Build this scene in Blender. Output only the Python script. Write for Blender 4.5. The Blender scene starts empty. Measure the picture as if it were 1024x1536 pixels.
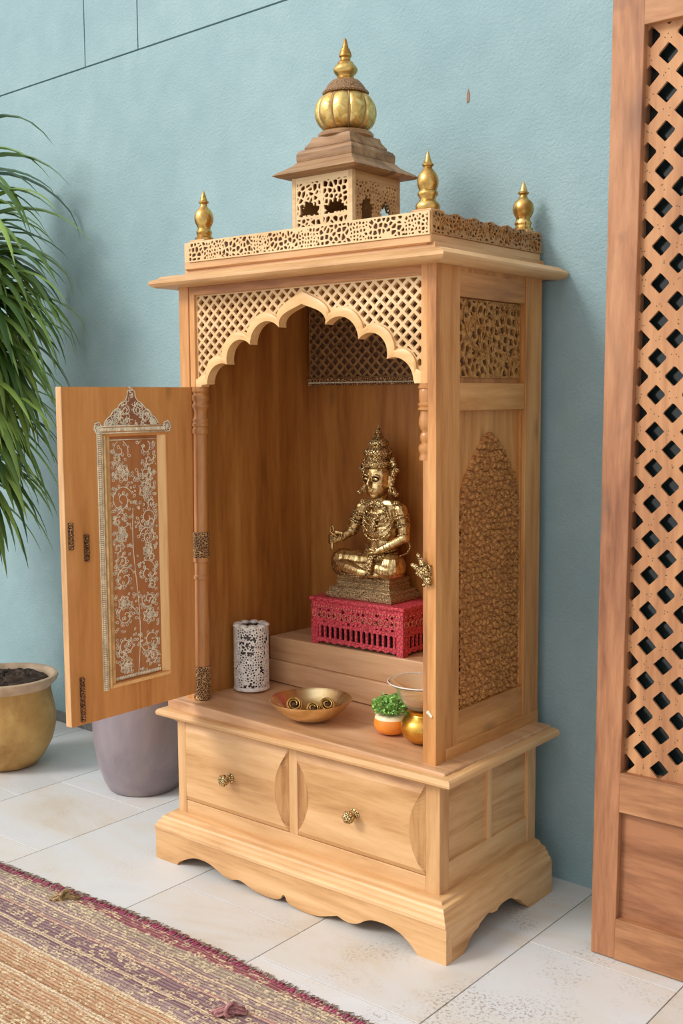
import bpy, bmesh, math, random
import numpy as np
from mathutils import Vector, Matrix
PI = math.pi
C = bpy.context.scene.collection
SC = bpy.context.scene

# ------------------------------------------------------------------ camera, world, sun, exposure
cam_d = bpy.data.cameras.new('camera'); cam = bpy.data.objects.new('camera', cam_d); C.objects.link(cam)
cam_d.sensor_fit = 'VERTICAL'; cam_d.sensor_height = 36; cam_d.lens = 1676.294 * 36 / 1536
yaw, pitch, roll = 0.685266, 0.1011933, -0.0070386
fw = Vector((-math.sin(yaw) * math.cos(pitch), math.cos(yaw) * math.cos(pitch), -math.sin(pitch)))
rt = Vector((math.cos(yaw), math.sin(yaw), 0)); up = rt.cross(fw)
r2 = rt * math.cos(roll) + up * math.sin(roll); u2 = -rt * math.sin(roll) + up * math.cos(roll)
M = Matrix((r2, u2, -fw)).transposed().to_4x4(); M.translation = Vector((1.723093, -1.886922, 1.2))
cam.matrix_world = M
cam_d.clip_start = 0.05
SC.camera = cam
SC.view_settings.view_transform = 'Standard'; SC.view_settings.look = 'None'
SC.view_settings.gamma = 1; SC.view_settings.use_curve_mapping = False
SC.view_settings.exposure = 0.0

W = bpy.data.worlds.new('world'); SC.world = W; W.use_nodes = True
nt = W.node_tree; bg = nt.nodes['Background']
tc = nt.nodes.new('ShaderNodeTexCoord'); dt = nt.nodes.new('ShaderNodeVectorMath'); dt.operation = 'DOT_PRODUCT'
nt.links.new(tc.outputs['Generated'], dt.inputs[0]); dt.inputs[1].default_value = Vector((-0.50, -0.62, 0.60)).normalized()
mr = nt.nodes.new('ShaderNodeMapRange'); mr.inputs[1].default_value = -1.0; mr.inputs[2].default_value = 1.0
nt.links.new(dt.outputs['Value'], mr.inputs[0])
rp = nt.nodes.new('ShaderNodeValToRGB'); nt.links.new(mr.outputs[0], rp.inputs[0])
e = rp.color_ramp.elements; e[0].position = 0.0; e[0].color = (0.54, 0.49, 0.44, 1); e[1].position = 1.0; e[1].color = (0.80, 0.80, 0.80, 1)
for p_, c_ in ((0.40, 0.38), (0.58, 0.31), (0.72, 0.33), (0.86, 0.52)):
    k = rp.color_ramp.elements.new(p_); k.color = (c_, c_ * 1.0, c_ * 1.0, 1)
nt.links.new(rp.outputs[0], bg.inputs[0]); bg.inputs[1].default_value = 2.3

sun_d = bpy.data.lights.new('sun', 'SUN'); sun = bpy.data.objects.new('sun', sun_d); C.objects.link(sun)
sun_d.energy = 1.9; sun_d.angle = math.radians(18); sun_d.color = (1.0, 0.965, 0.925)
sun.rotation_euler = Vector((-0.42, -0.74, 0.62)).to_track_quat('Z', 'Y').to_euler()
sun.location = (-2, -3, 4)

# ------------------------------------------------------------------ materials
def lin(c):
    return tuple((x / 255 / 12.92 if x / 255 <= 0.04045 else ((x / 255 + 0.055) / 1.055) ** 2.4) for x in c) + (1,)

class NT:
    def __init__(s, name):
        s.m = bpy.data.materials.new(name); s.m.use_nodes = True
        s.t = s.m.node_tree; s.b = s.t.nodes['Principled BSDF']; s.n = s.t.nodes
    def node(s, typ, **kw):
        n = s.n.new('ShaderNode' + typ)
        for k_, v_ in kw.items():
            if k_.startswith('_'): setattr(n, k_[1:], v_)
            else:
                key = int(k_[1:]) if k_[0] == 'i' and k_[1:].isdigit() else k_
                n.inputs[key].default_value = v_
        return n
    def link(s, a, b): s.t.links.new(a, b)
    def coords(s, scale=(1, 1, 1), rnd=True, rot=(0, 0, 0)):
        tc = s.node('TexCoord'); mp = s.node('Mapping'); mp.inputs['Scale'].default_value = scale; mp.inputs['Rotation'].default_value = rot
        if rnd:
            oi = s.node('ObjectInfo'); mu = s.node('VectorMath', _operation='SCALE'); mu.inputs[0].default_value = (7.3, 11.1, 5.7)
            s.link(oi.outputs['Random'], mu.inputs['Scale'])
            ad = s.node('VectorMath', _operation='ADD'); s.link(tc.outputs['Object'], ad.inputs[0]); s.link(mu.outputs[0], ad.inputs[1])
            s.link(ad.outputs[0], mp.inputs[0])
        else: s.link(tc.outputs['Object'], mp.inputs[0])
        return mp.outputs[0]
    def ramp(s, src, stops, interp='LINEAR'):
        r = s.node('ValToRGB'); r.color_ramp.interpolation = interp
        el = r.color_ramp.elements
        el[0].position, el[0].color = stops[0]; el[1].position, el[1].color = stops[-1]
        for p, c in stops[1:-1]:
            q = el.new(p); q.color = c
        s.link(src, r.inputs[0]); return r.outputs[0]
    def mix(s, f, a, b, mode='MIX'):
        m = s.node('Mix', _data_type='RGBA', _blend_type=mode)
        for v_, i_ in ((f, 0), (a, 6), (b, 7)):
            if hasattr(v_, 'is_linked') or hasattr(v_, 'links'): s.link(v_, m.inputs[i_])
            else: m.inputs[i_].default_value = v_
        return m.outputs[2]
    def math(s, op, a, b=0.0, c=None):
        m = s.node('Math', _operation=op)
        for v_, i_ in ((a, 0), (b, 1)) + (((c, 2),) if c is not None else ()):
            if hasattr(v_, 'links'): s.link(v_, m.inputs[i_])
            else: m.inputs[i_].default_value = v_
        return m.outputs[0]
    def noise(s, vec, scale, detail=4, rough=0.55, dist=0.0, out='Fac'):
        n = s.node('TexNoise', Scale=scale, Detail=detail, Roughness=rough, Distortion=dist); s.link(vec, n.inputs['Vector']); return n.outputs[out]
    def bump(s, h, strength=0.3, dist=0.002, prev=None):
        b = s.node('Bump', Strength=strength, Distance=dist); s.link(h, b.inputs['Height'])
        if prev is not None: s.link(prev, b.inputs['Normal'])
        return b.outputs[0]

def wood(name, dark, mid, light, axis='z', rough=0.42, contrast=1.0, knots=0.5, swirl=False, coat=0.08, smudge=0.0):
    s = NT(name)
    g = 1.6; c = 15.0
    sc = {'x': (g, c, c), 'y': (c, g, c), 'z': (c, c, g)}[axis]
    v = s.coords(sc)
    broad = s.noise(v, 0.55 if not swirl else 0.25, 3, 0.5, 0.9)
    rings = s.node('TexNoise', Scale=1.2, Detail=5, Roughness=0.6, Distortion=1.4); s.link(v, rings.inputs['Vector'])
    v2 = s.coords(tuple(q * 6 for q in sc)); fine = s.noise(v2, 1.0, 3, 0.7)
    f = s.math('ADD', s.math('MULTIPLY', broad, 0.55), s.math('MULTIPLY', rings.outputs['Fac'], 0.45))
    f2 = s.math('ADD', s.math('MULTIPLY', f, 0.82), s.math('MULTIPLY', fine, 0.18))
    w = 0.135 / contrast
    col = s.ramp(f2, [(0.5 - w, lin(dark)), (0.5, lin(mid)), (0.5 + w, lin(light))])
    # a few small knots
    v3 = s.coords({'x': (2.5, 7, 7), 'y': (7, 2.5, 7), 'z': (7, 7, 2.5)}[axis])
    vo = s.node('TexVoronoi', Scale=1.0); s.link(v3, vo.inputs['Vector'])
    kf = s.ramp(vo.outputs['Distance'], [(0.0, (knots, knots, knots, 1)), (0.045, (knots * 0.6,) * 3 + (1,)), (0.10, (0, 0, 0, 1))])
    col = s.mix(kf, col, lin(tuple(q * 0.45 for q in dark)))
    if smudge:
        sn = s.noise(s.coords((5, 5, 3.2), True, (0, 0.6, 0)), 1.0, 3, 0.55, 0.6)
        col = s.mix(s.ramp(sn, [(0.56, (0, 0, 0, 1)), (0.72, (smudge,) * 3 + (1,))]), col, lin((92, 66, 58)))
    s.link(col, s.b.inputs['Base Color'])
    s.b.inputs['Roughness'].default_value = rough
    s.b.inputs['Coat Weight'].default_value = coat; s.b.inputs['Coat Roughness'].default_value = 0.35
    s.link(s.bump(fine, 0.25, 0.001), s.b.inputs['Normal'])
    return s.m

def plain(name, col, rough=0.5, metal=0.0, bump=0.0, bscale=200, vary=0.12, spec=0.5):
    s = NT(name); v = s.coords()
    n = s.noise(v, bscale * 0.25, 4)
    c1 = lin(tuple(max(0, q * (1 - vary)) for q in col)); c2 = lin(tuple(min(255, q * (1 + vary)) for q in col))
    s.link(s.ramp(n, [(0.3, c1), (0.7, c2)]), s.b.inputs['Base Color'])
    s.b.inputs['Roughness'].default_value = rough; s.b.inputs['Metallic'].default_value = metal
    s.b.inputs['Specular IOR Level'].default_value = spec
    if bump: s.link(s.bump(s.noise(v, bscale, 3), bump, 0.002), s.b.inputs['Normal'])
    return s.m

def brass(name, base, tarn, rough=0.28, tarnamt=0.5, scale=30, bump=0.1, bscale=120, metal=1.0):
    s = NT(name); v = s.coords()
    n = s.noise(v, scale, 6, 0.65, 0.5)
    f = s.ramp(n, [(0.5 - tarnamt * 0.3, (1, 1, 1, 1)), (0.62, (0, 0, 0, 1))])
    s.link(s.mix(f, lin(base), lin(tarn)), s.b.inputs['Base Color'])
    s.b.inputs['Metallic'].default_value = metal
    r = s.node('MapRange'); s.link(f, r.inputs[0]); r.inputs[3].default_value = rough; r.inputs[4].default_value = min(1, rough + 0.2)
    s.link(r.outputs[0], s.b.inputs['Roughness'])
    s.link(s.bump(s.noise(v, bscale, 3), bump, 0.002), s.b.inputs['Normal'])
    return s.m

def chased(name, base, dark, scale=220, rough=0.35, metal=0.9, strength=0.8, inv=False):
    """metal or gilt with fine worked relief"""
    s = NT(name); v = s.coords()
    vo = s.node('TexVoronoi', Scale=scale, _feature='DISTANCE_TO_EDGE'); s.link(v, vo.inputs['Vector'])
    n = s.noise(v, scale * 0.7, 3, 0.7)
    h = s.math('MINIMUM', s.math('MULTIPLY', vo.outputs['Distance'], 3.0), n)
    s.link(s.ramp(h, [(0.08, lin(base)), (0.30, lin(dark))] if inv else [(0.12, lin(dark)), (0.45, lin(base))]), s.b.inputs['Base Color'])
    s.b.inputs['Metallic'].default_value = metal; s.b.inputs['Roughness'].default_value = rough
    s.link(s.bump(h, strength, 0.003), s.b.inputs['Normal'])
    return s.m

HON = ((150, 92, 42), (198, 136, 74), (222, 166, 104))
PIN = ((168, 118, 68), (207, 160, 108), (226, 184, 134))
SHL = ((170, 124, 84), (206, 160, 118), (222, 182, 142))
M_honz, M_honx, M_hony = [wood('honey_wood_' + a, *HON, axis=a) for a in 'zxy']
M_pinz, M_pinx, M_piny = [wood('pine_wood_' + a, *PIN, axis=a, rough=0.45) for a in 'zxy']
M_shx = wood('shelf_wood', *SHL, axis='x', rough=0.4)
M_door = wood('door_wood', (178, 116, 58), (204, 142, 80), (218, 158, 96), 'z', contrast=1.0)
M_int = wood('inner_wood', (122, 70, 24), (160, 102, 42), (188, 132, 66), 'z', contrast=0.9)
M_col = wood('column_wood', (140, 88, 42), (180, 120, 62), (206, 148, 86), 'z', rough=0.25, coat=0.4, knots=0)
M_grain = wood('end_grain_wood', (134, 88, 46), (170, 120, 70), (196, 148, 96), 'z', contrast=2.0, knots=0)
M_tan = wood('carved_tan_wood', (196, 158, 108), (222, 186, 136), (238, 208, 160), 'x', rough=0.6, knots=0)
M_tanside = wood('carved_gilt_wood', (134, 92, 48), (172, 124, 70), (206, 160, 100), 'y', rough=0.45, knots=0)
M_wal = wood('reddish_wood_z', (130, 80, 52), (172, 118, 80), (198, 144, 104), 'z', rough=0.6, contrast=1.1, coat=0, smudge=0.7)
M_walx = wood('reddish_wood_x', (130, 82, 50), (168, 116, 76), (194, 142, 98), 'x', rough=0.6, coat=0, contrast=1.2, smudge=0.35)
M_wall_panel = wood('figured_panel_wood', (92, 52, 30), (136, 86, 54), (166, 112, 76), 'x', rough=0.5, contrast=1.5, swirl=True, coat=0)
M_dome_wood = wood('weathered_brown_wood', (100, 70, 44), (148, 110, 72), (176, 138, 98), 'x', rough=0.6, knots=0, contrast=1.3)
M_gold = brass('polished_gold', (226, 190, 116), (168, 122, 60), 0.22, 0.35, 24, 0.12, 90)
M_gilt = brass('hammered_gilt', (232, 204, 132), (186, 142, 70), 0.34, 0.5, 45, 0.5, 160)
M_idol = brass('aged_brass', (242, 214, 156), (138, 106, 60), 0.25, 0.45, 60, 0.5, 260)
M_idolc = chased('chased_brass', (242, 212, 154), (84, 60, 30), 170, 0.34, 0.95)
M_idolb = chased('cast_brass_base', (226, 198, 152), (100, 78, 50), 260, 0.38, 0.8)
M_bowl = brass('brushed_brass', (246, 226, 182), (226, 194, 136), 0.2, 0.25, 12, 0.06, 60)
M_lota = brass('bright_brass', (236, 190, 96), (206, 150, 60), 0.14, 0.3, 10, 0.03, 60)
M_coil = brass('dark_gold_wire', (214, 176, 104), (150, 110, 56), 0.3, 0.4)
M_band = chased('carved_gold_band', (224, 180, 118), (84, 48, 20), 170, 0.35, 0.1, inv=True)
M_bead = plain('silver_beading', (226, 214, 186), 0.45, 0.1, 0.2, 300)
M_filig = plain('pale_silver_inlay', (232, 222, 198), 0.4, 0.1, 0.2, 300)
M_bronze = chased('bronze_fitting', (176, 134, 96), (74, 44, 26), 200, 0.4, 0.7)
M_relief = brass('gilded_carving', (206, 140, 72), (140, 82, 34), 0.28, 0.6, 90, 0.5, 420, 0.2)
M_reliefrim = brass('gilded_fretwork', (204, 146, 78), (136, 84, 36), 0.36, 0.5, 90, 0.4, 420, 0.2)
M_backjali = brass('old_gilt_lattice', (170, 132, 84), (110, 76, 42), 0.45, 0.5, 60, 0.3, 300, 0.3)
M_holeshade = plain('hole_shade_brown', (84, 54, 32), 0.8)  # dark brown that paints the shade inside pierced holes
M_recess = wood('recess_wood', (154, 98, 56), (180, 120, 74), (196, 136, 88), 'z', knots=0, contrast=0.7)
M_red = chased('red_lacquer', (222, 78, 92), (160, 44, 56), 120, 0.42, 0.0, 0.5)
M_redgold = plain('worn_red_gilding', (222, 150, 120), 0.4, 0.2, 0.3, 260)
M_hollowshade = plain('hollow_shade_black', (16, 10, 8), 0.9)  # near-black colour standing in for shade in the pedestal
M_silver = plain('whitened_silver', (240, 228, 220), 0.42, 0.1, 0.3, 300)
M_candle = plain('dark_inner_glass', (74, 60, 54), 0.25, 0.3)
M_orange = plain('glossy_orange_glaze', (238, 142, 52), 0.22, 0.0, vary=0.05)
M_cream = plain('cream_glaze', (246, 226, 186), 0.3, vary=0.03)
M_soil = plain('dark_soil', (58, 46, 38), 0.95, 0, 1.0, 90, 0.5)
M_herb = plain('fresh_herb_leaf', (126, 172, 84), 0.5, 0, 0, 300, 0.35)
M_gcer = brass('ochre_glazed_clay', (206, 166, 98), (158, 112, 56), 0.42, 0.6, 5, 0.15, 30, 0.15)
M_rim = plain('pale_clay_rim', (196, 168, 138), 0.5, 0, 0.2, 60)
M_leather = plain('brown_stem', (84, 78, 40), 0.7)
M_skirt = plain('grey_skirting', (112, 112, 110), 0.7)
M_fringe = plain('magenta_fringe_wool', (142, 66, 88), 0.95, 0, 0.5, 500, 0.4)
M_fringeg = plain('grey_fringe_wool', (158, 140, 126), 0.95, 0, 0.5, 500, 0.3)
M_tassel = plain('straw_tassel_wool', (140, 116, 82), 0.95, 0, 0.5, 500, 0.4)

def m_purple():
    s = NT('purple_grey_glaze'); v = s.coords(rnd=False)
    n = s.noise(v, 4, 5, 0.6, 0.6)
    c = s.ramp(n, [(0.3, lin((124, 114, 122))), (0.52, lin((148, 136, 140))), (0.72, lin((168, 150, 146)))])
    s.link(c, s.b.inputs['Base Color']); s.b.inputs['Roughness'].default_value = 0.42
    s.link(s.bump(s.noise(v, 20, 4), 0.2, 0.004), s.b.inputs['Normal']); return s.m
M_purple = m_purple()

def m_glass():
    s = NT('clear_glass'); s.b.inputs['Base Color'].default_value = (0.97, 0.90, 0.72, 1)
    s.b.inputs['Transmission Weight'].default_value = 0.85; s.b.inputs['Roughness'].default_value = 0.05; s.b.inputs['IOR'].default_value = 1.35
    s.link(s.bump(s.noise(s.coords(), 25, 2), 0.15, 0.002), s.b.inputs['Normal']); return s.m
M_glass = m_glass()
def m_pane():
    s = NT('dark_window_glass'); s.b.inputs['Base Color'].default_value = (0.012, 0.022, 0.022, 1)
    s.b.inputs['Roughness'].default_value = 0.12
    s.link(s.bump(s.noise(s.coords(), 3, 2), 0.2, 0.02), s.b.inputs['Normal']); return s.m
M_pane = m_pane()

def m_leaf(name, a, b):
    s = NT(name); at = s.node('Attribute', _attribute_name='tint'); v = s.coords((1, 1, 1), False)
    f = s.math('ADD', s.math('MULTIPLY', at.outputs['Fac'], 0.8), s.math('MULTIPLY', s.noise(v, 12), 0.2))
    s.link(s.ramp(f, [(0.1, lin(a)), (0.9, lin(b))]), s.b.inputs['Base Color'])
    s.b.inputs['Roughness'].default_value = 0.38; s.b.inputs['Transmission Weight'].default_value = 0.0
    return s.m
M_leaf = m_leaf('strap_leaf_green', (48, 84, 30), (160, 188, 92))

def m_wall():
    s = NT('teal_plaster'); v = s.coords(rnd=False)
    n = s.noise(v, 1.3, 5, 0.6, 0.4); n2 = s.noise(v, 11, 5, 0.6)
    f = s.math('ADD', s.math('MULTIPLY', n, 0.7), s.math('MULTIPLY', n2, 0.3))
    c = s.ramp(f, [(0.32, lin((139, 166, 171))), (0.5, lin((150, 176, 180))), (0.68, lin((162, 187, 190)))])
    sm = s.noise(s.coords((1, 1, 0.6), False), 5, 6, 0.7, 0.8)
    c = s.mix(s.ramp(sm, [(0.64, (0, 0, 0, 1)), (0.8, (0.35,) * 3 + (1,))]), c, lin((128, 152, 152)))
    s.link(c, s.b.inputs['Base Color']); s.b.inputs['Roughness'].default_value = 0.82; s.b.inputs['Specular IOR Level'].default_value = 0.25
    b = s.bump(s.noise(v, 130, 4, 0.65), 0.75, 0.004); b2 = s.bump(n2, 0.3, 0.006, b)
    s.link(b2, s.b.inputs['Normal']); return s.m
M_plaster = m_wall()

def m_tile():
    s = NT('travertine_tile'); v = s.coords(rnd=False)
    at = s.node('Attribute', _attribute_name='tint')
    off = s.node('VectorMath', _operation='ADD'); s.link(v, off.inputs[0])
    sc = s.node('VectorMath', _operation='SCALE'); sc.inputs[0].default_value = (9, 5, 3); s.link(at.outputs['Fac'], sc.inputs['Scale']); s.link(sc.outputs[0], off.inputs[1])
    mp = s.node('Mapping'); mp.inputs['Scale'].default_value = (1.6, 3.0, 1); mp.inputs['Rotation'].default_value = (0, 0, 0.3); s.link(off.outputs[0], mp.inputs[0])
    n = s.noise(mp.outputs[0], 1.3, 6, 0.62, 0.5)
    c = s.ramp(n, [(0.28, lin((202, 190, 172))), (0.42, lin((210, 208, 204))), (0.56, lin((211, 214, 217))), (0.75, lin((202, 204, 207)))])
    tn = s.ramp(at.outputs['Fac'], [(0.0, (0.93, 0.91, 0.88, 1)), (1.0, (1.04, 1.02, 1.0, 1))])
    c = s.mix(1.0, c, tn, 'MULTIPLY')
    # dirt specks, densest on the right, by the screen
    sp = s.noise(v, 130, 4, 0.7); pa = s.noise(v, 5, 4, 0.6, 0.3)
    sep = s.node('SeparateXYZ'); s.link(v, sep.inputs[0])
    gx = s.node('MapRange'); s.link(sep.outputs['X'], gx.inputs[0]); gx.inputs[1].default_value = 0.1; gx.inputs[2].default_value = 0.7; gx.inputs[3].default_value = 0.25; gx.inputs[4].default_value = 1.0
    d = s.math('MULTIPLY', s.ramp(sp, [(0.52, (0, 0, 0, 1)), (0.60, (1, 1, 1, 1))]), s.ramp(pa, [(0.50, (0, 0, 0, 1)), (0.66, (1, 1, 1, 1))]))
    d = s.math('MULTIPLY', d, gx.outputs[0]); d = s.math('MULTIPLY', d, 0.75)
    c = s.mix(d, c, lin((110, 88, 62)))
    s.link(c, s.b.inputs['Base Color']); s.b.inputs['Roughness'].default_value = 0.55
    s.link(s.bump(s.noise(v, 60, 5), 0.15, 0.002), s.b.inputs['Normal']); return s.m
M_tile = m_tile()
M_grout = plain('sandy_grout', (150, 140, 126), 0.9)

# ------------------------------------------------------------------ mesh helpers
class MB:
    def __init__(s): s.v = []; s.f = []; s.tint = []
    def add(s, vs, fs, tint=None):
        o = len(s.v); s.v += [tuple(map(float, p)) for p in vs]; s.f += [tuple(i + o for i in f) for f in fs]
        if tint is not None: s.tint += [tint] * len(vs)
        return s
    def box(s, x0, x1, y0, y1, z0, z1):
        vs = [(x, y, z) for z in (z0, z1) for y in (y0, y1) for x in (x0, x1)]
        return s.add(vs, [(0, 2, 3, 1), (4, 5, 7, 6), (0, 1, 5, 4), (2, 6, 7, 3), (0, 4, 6, 2), (1, 3, 7, 5)])
    def hexa(s, vs):  # 8 corner points ordered as box()
        return s.add(vs, [(0, 2, 3, 1), (4, 5, 7, 6), (0, 1, 5, 4), (2, 6, 7, 3), (0, 4, 6, 2), (1, 3, 7, 5)])
    def lathe(s, prof, c=(0, 0, 0), n=32, rad=None, capb=True, capt=True):
        o = []; m = len(prof)
        for r, z in prof:
            for i in range(n):
                a = 2 * PI * i / n; rr = r * (rad(a, z) if rad else 1)
                o.append((c[0] + rr * math.cos(a), c[1] + rr * math.sin(a), c[2] + z))
        fs = [(j * n + i, j * n + (i + 1) % n, (j + 1) * n + (i + 1) % n, (j + 1) * n + i) for j in range(m - 1) for i in range(n)]
        if capb and prof[0][0] > 1e-6: fs.append(tuple(range(n - 1, -1, -1)))
        if capt and prof[-1][0] > 1e-6: fs.append(tuple((m - 1) * n + i for i in range(n)))
        return s.add(o, fs)
    def tube(s, pts, r, n=6, closed=False, cap=True):
        pts = [Vector(p) for p in pts]; m = len(pts)
        rs = r if isinstance(r, (list, tuple)) else [r] * m
        o = []; prevN = None
        for i, p in enumerate(pts):
            t = (pts[(i + 1) % m] - pts[i - 1]) if closed else (pts[min(i + 1, m - 1)] - pts[max(i - 1, 0)])
            if t.length < 1e-9: t = Vector((0, 0, 1))
            t.normalize()
            if prevN is None:
                a = Vector((0, 0, 1)) if abs(t.z) < 0.9 else Vector((1, 0, 0)); N = t.cross(a).normalized()
            else:
                N = (prevN - t * prevN.dot(t)); N = N.normalized() if N.length > 1e-6 else prevN
            prevN = N; B = t.cross(N)
            for k_ in range(n):
                a = 2 * PI * k_ / n; o.append(p + (N * math.cos(a) + B * math.sin(a)) * rs[i])
        e_ = m if closed else m - 1
        fs = [(i * n + k_, i * n + (k_ + 1) % n, ((i + 1) % m) * n + (k_ + 1) % n, ((i + 1) % m) * n + k_) for i in range(e_) for k_ in range(n)]
        if cap and not closed: fs += [tuple(range(n - 1, -1, -1)), tuple((m - 1) * n + k_ for k_ in range(n))]
        return s.add(o, fs)
    def ball(s, c, r, sc=(1, 1, 1), n=10, m=7, rot=None):
        vs = []; fs = []
        for j in range(1, m):
            ph = PI * j / m
            for i in range(n):
                a = 2 * PI * i / n; vs.append(Vector((math.sin(ph) * math.cos(a) * sc[0], math.sin(ph) * math.sin(a) * sc[1], math.cos(ph) * sc[2])) * r)
        vs.append(Vector((0, 0, r * sc[2]))); vs.append(Vector((0, 0, -r * sc[2])))
        if rot: vs = [rot @ q for q in vs]
        vs = [q + Vector(c) for q in vs]; T = len(vs) - 2; Bm = T + 1
        for j in range(m - 2):
            for i in range(n): fs.append((j * n + i, (j + 1) * n + i, (j + 1) * n + (i + 1) % n, j * n + (i + 1) % n))
        for i in range(n):
            fs.append((T, i, (i + 1) % n)); fs.append((Bm, (m - 2) * n + (i + 1) % n, (m - 2) * n + i))
        return s.add(vs, fs)
    def limb(s, pts, rs, step=0.35, sc=(1, 1, 1)):
        for i in range(len(pts) - 1):
            a, b = Vector(pts[i]), Vector(pts[i + 1]); L = (b - a).length
            n = max(2, int(L / (step * max(0.0015, min(rs[i], rs[i + 1])))))
            for j in range(n + 1):
                t = j / n; s.ball(a.lerp(b, t), rs[i] * (1 - t) + rs[i + 1] * t, sc)
        return s
    def ring(s, x0, x1, y0, y1, prof, front=True):
        """mitred moulding round front and both sides of a rectangle; prof = (offset, z)"""
        o = []
        for off, z in prof: o += [(x0 - off, y1, z), (x0 - off, y0 - off, z), (x1 + off, y0 - off, z), (x1 + off, y1, z)]
        m = len(prof); fs = []
        for j in range(m - 1):
            for i in range(3): fs.append((j * 4 + i, j * 4 + i + 1, (j + 1) * 4 + i + 1, (j + 1) * 4 + i))
            fs.append((j * 4 + 3, j * 4, (j + 1) * 4, (j + 1) * 4 + 3))
        fs.append((3, 2, 1, 0)); fs.append(tuple((m - 1) * 4 + i for i in range(4)))
        return s.add(o, fs)
    def ring4(s, cx, cy, prof):
        o = []
        for h, z in prof: o += [(cx - h, cy - h, z), (cx + h, cy - h, z), (cx + h, cy + h, z), (cx - h, cy + h, z)]
        m = len(prof); fs = [(j * 4 + i, j * 4 + (i + 1) % 4, (j + 1) * 4 + (i + 1) % 4, (j + 1) * 4 + i) for j in range(m - 1) for i in range(4)]
        fs += [(3, 2, 1, 0), tuple((m - 1) * 4 + i for i in range(4))]
        return s.add(o, fs)
    def prism(s, out, P, w0, w1):
        """closed outline of (u,v); P(u,v,w)->xyz"""
        n = len(out); vs = [P(u, v, w0) for u, v in out] + [P(u, v, w1) for u, v in out]
        return s.add(vs, [tuple(range(n - 1, -1, -1)), tuple(range(n, 2 * n))] + [(i, (i + 1) % n, n + (i + 1) % n, n + i) for i in range(n)])
    def sheet(s, f, u0, u1, v0, v1, step, P, w0, w1):
        """solid where f(u,v)>0, cut cleanly along the zero line, between depths w0 and w1"""
        nx = max(2, int(round((u1 - u0) / step))); ny = max(2, int(round((v1 - v0) / step)))
        U = np.linspace(u0, u1, nx + 1); V = np.linspace(v0, v1, ny + 1); UU, VV = np.meshgrid(U, V, indexing='ij')
        F = f(UU, VV); F = np.where(np.abs(F) < 1e-9, 1e-9, F)
        pts = []; ids = {}
        def gv(i, j):
            k_ = (i, j)
            if k_ not in ids: ids[k_] = len(pts); pts.append((U[i], V[j]))
            return ids[k_]
        def ev(i, j, i2, j2):
            if (i2, j2) < (i, j): i, j, i2, j2 = i2, j2, i, j
            k_ = (i, j, i2, j2)
            if k_ not in ids:
                a = F[i, j]; b = F[i2, j2]; t = a / (a - b); ids[k_] = len(pts)
                pts.append((U[i] + (U[i2] - U[i]) * t, V[j] + (V[j2] - V[j]) * t))
            return ids[k_]
        pos = F > 0; S = pos[:-1, :-1].astype(int) + pos[1:, :-1] + pos[1:, 1:] + pos[:-1, 1:]
        polys = []
        for i, j in zip(*np.nonzero(S)):
            cs = ((i, j), (i + 1, j), (i + 1, j + 1), (i, j + 1))
            if S[i, j] == 4: polys.append(tuple(gv(*c) for c in cs)); continue
            pl = []
            for k_ in range(4):
                a = cs[k_]; b = cs[(k_ + 1) % 4]
                if pos[a]: pl.append(gv(*a))
                if pos[a] != pos[b]: pl.append(ev(*a, *b))
            if len(pl) > 2: polys.append(tuple(pl))
        n = len(pts)
        edges = set()
        for pl in polys:
            for k_ in range(len(pl)): edges.add((pl[k_], pl[(k_ + 1) % len(pl)]))
        fs = list(polys) + [tuple(n + q for q in reversed(pl)) for pl in polys]
        for a, b in edges:
            if (b, a) not in edges: fs.append((b, a, n + a, n + b))
        vs = [P(u, v, w1) for u, v in pts] + [P(u, v, w0) for u, v in pts]
        return s.add(vs, fs)
    def build(s, name, mat, parent=None, smooth=None, bevel=0.0, seg=2, sidemat=None):
        me = bpy.data.meshes.new(name); me.from_pydata(s.v, [], s.f); me.materials.append(mat)
        bm = bmesh.new(); bm.from_mesh(me); bmesh.ops.recalc_face_normals(bm, faces=bm.faces); bm.to_mesh(me); bm.free()
        if sidemat:
            me.materials.append(sidemat); me.update()
            for p in me.polygons:
                ys = [me.vertices[i].co.y for i in p.vertices]
                if max(ys) - min(ys) > 0.2 and max(me.vertices[i].co.x for i in p.vertices) - min(me.vertices[i].co.x for i in p.vertices) < 0.12: p.material_index = 1
        if s.tint:
            at = me.attributes.new('tint', 'FLOAT', 'POINT'); at.data.foreach_set('value', s.tint)
        o = bpy.data.objects.new(name, me); C.objects.link(o)
        if parent: o.parent = parent
        if smooth is not None:
            me.shade_smooth()
            if smooth < 180: me.set_sharp_from_angle(angle=math.radians(smooth))
        if bevel:
            b = o.modifiers.new('bevel', 'BEVEL'); b.width = bevel; b.segments = seg; b.limit_method = 'ANGLE'; b.angle_limit = math.radians(40)
        return o

def tag(o, label=None, cat=None, group=None, kind=None):
    for k_, v_ in (('label', label), ('category', cat), ('group', group), ('kind', kind)):
        if v_: o[k_] = v_
    return o
def empty(name, loc=(0, 0, 0), **kw):
    o = bpy.data.objects.new(name, None); C.objects.link(o); o.location = loc; o.empty_display_size = 0.05
    return tag(o, **kw)
def FR(y):    # plane facing the front, w towards the viewer (-y)
    return lambda u, v, w: (u, y - w, v)
def SD(x):    # plane facing +x, u = y
    return lambda u, v, w: (x + w, u, v)
def local(o, base):  # children were built in world coordinates: shift to the thing's base
    for ch in base.children: ch.location = ch.location - base.location

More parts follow.
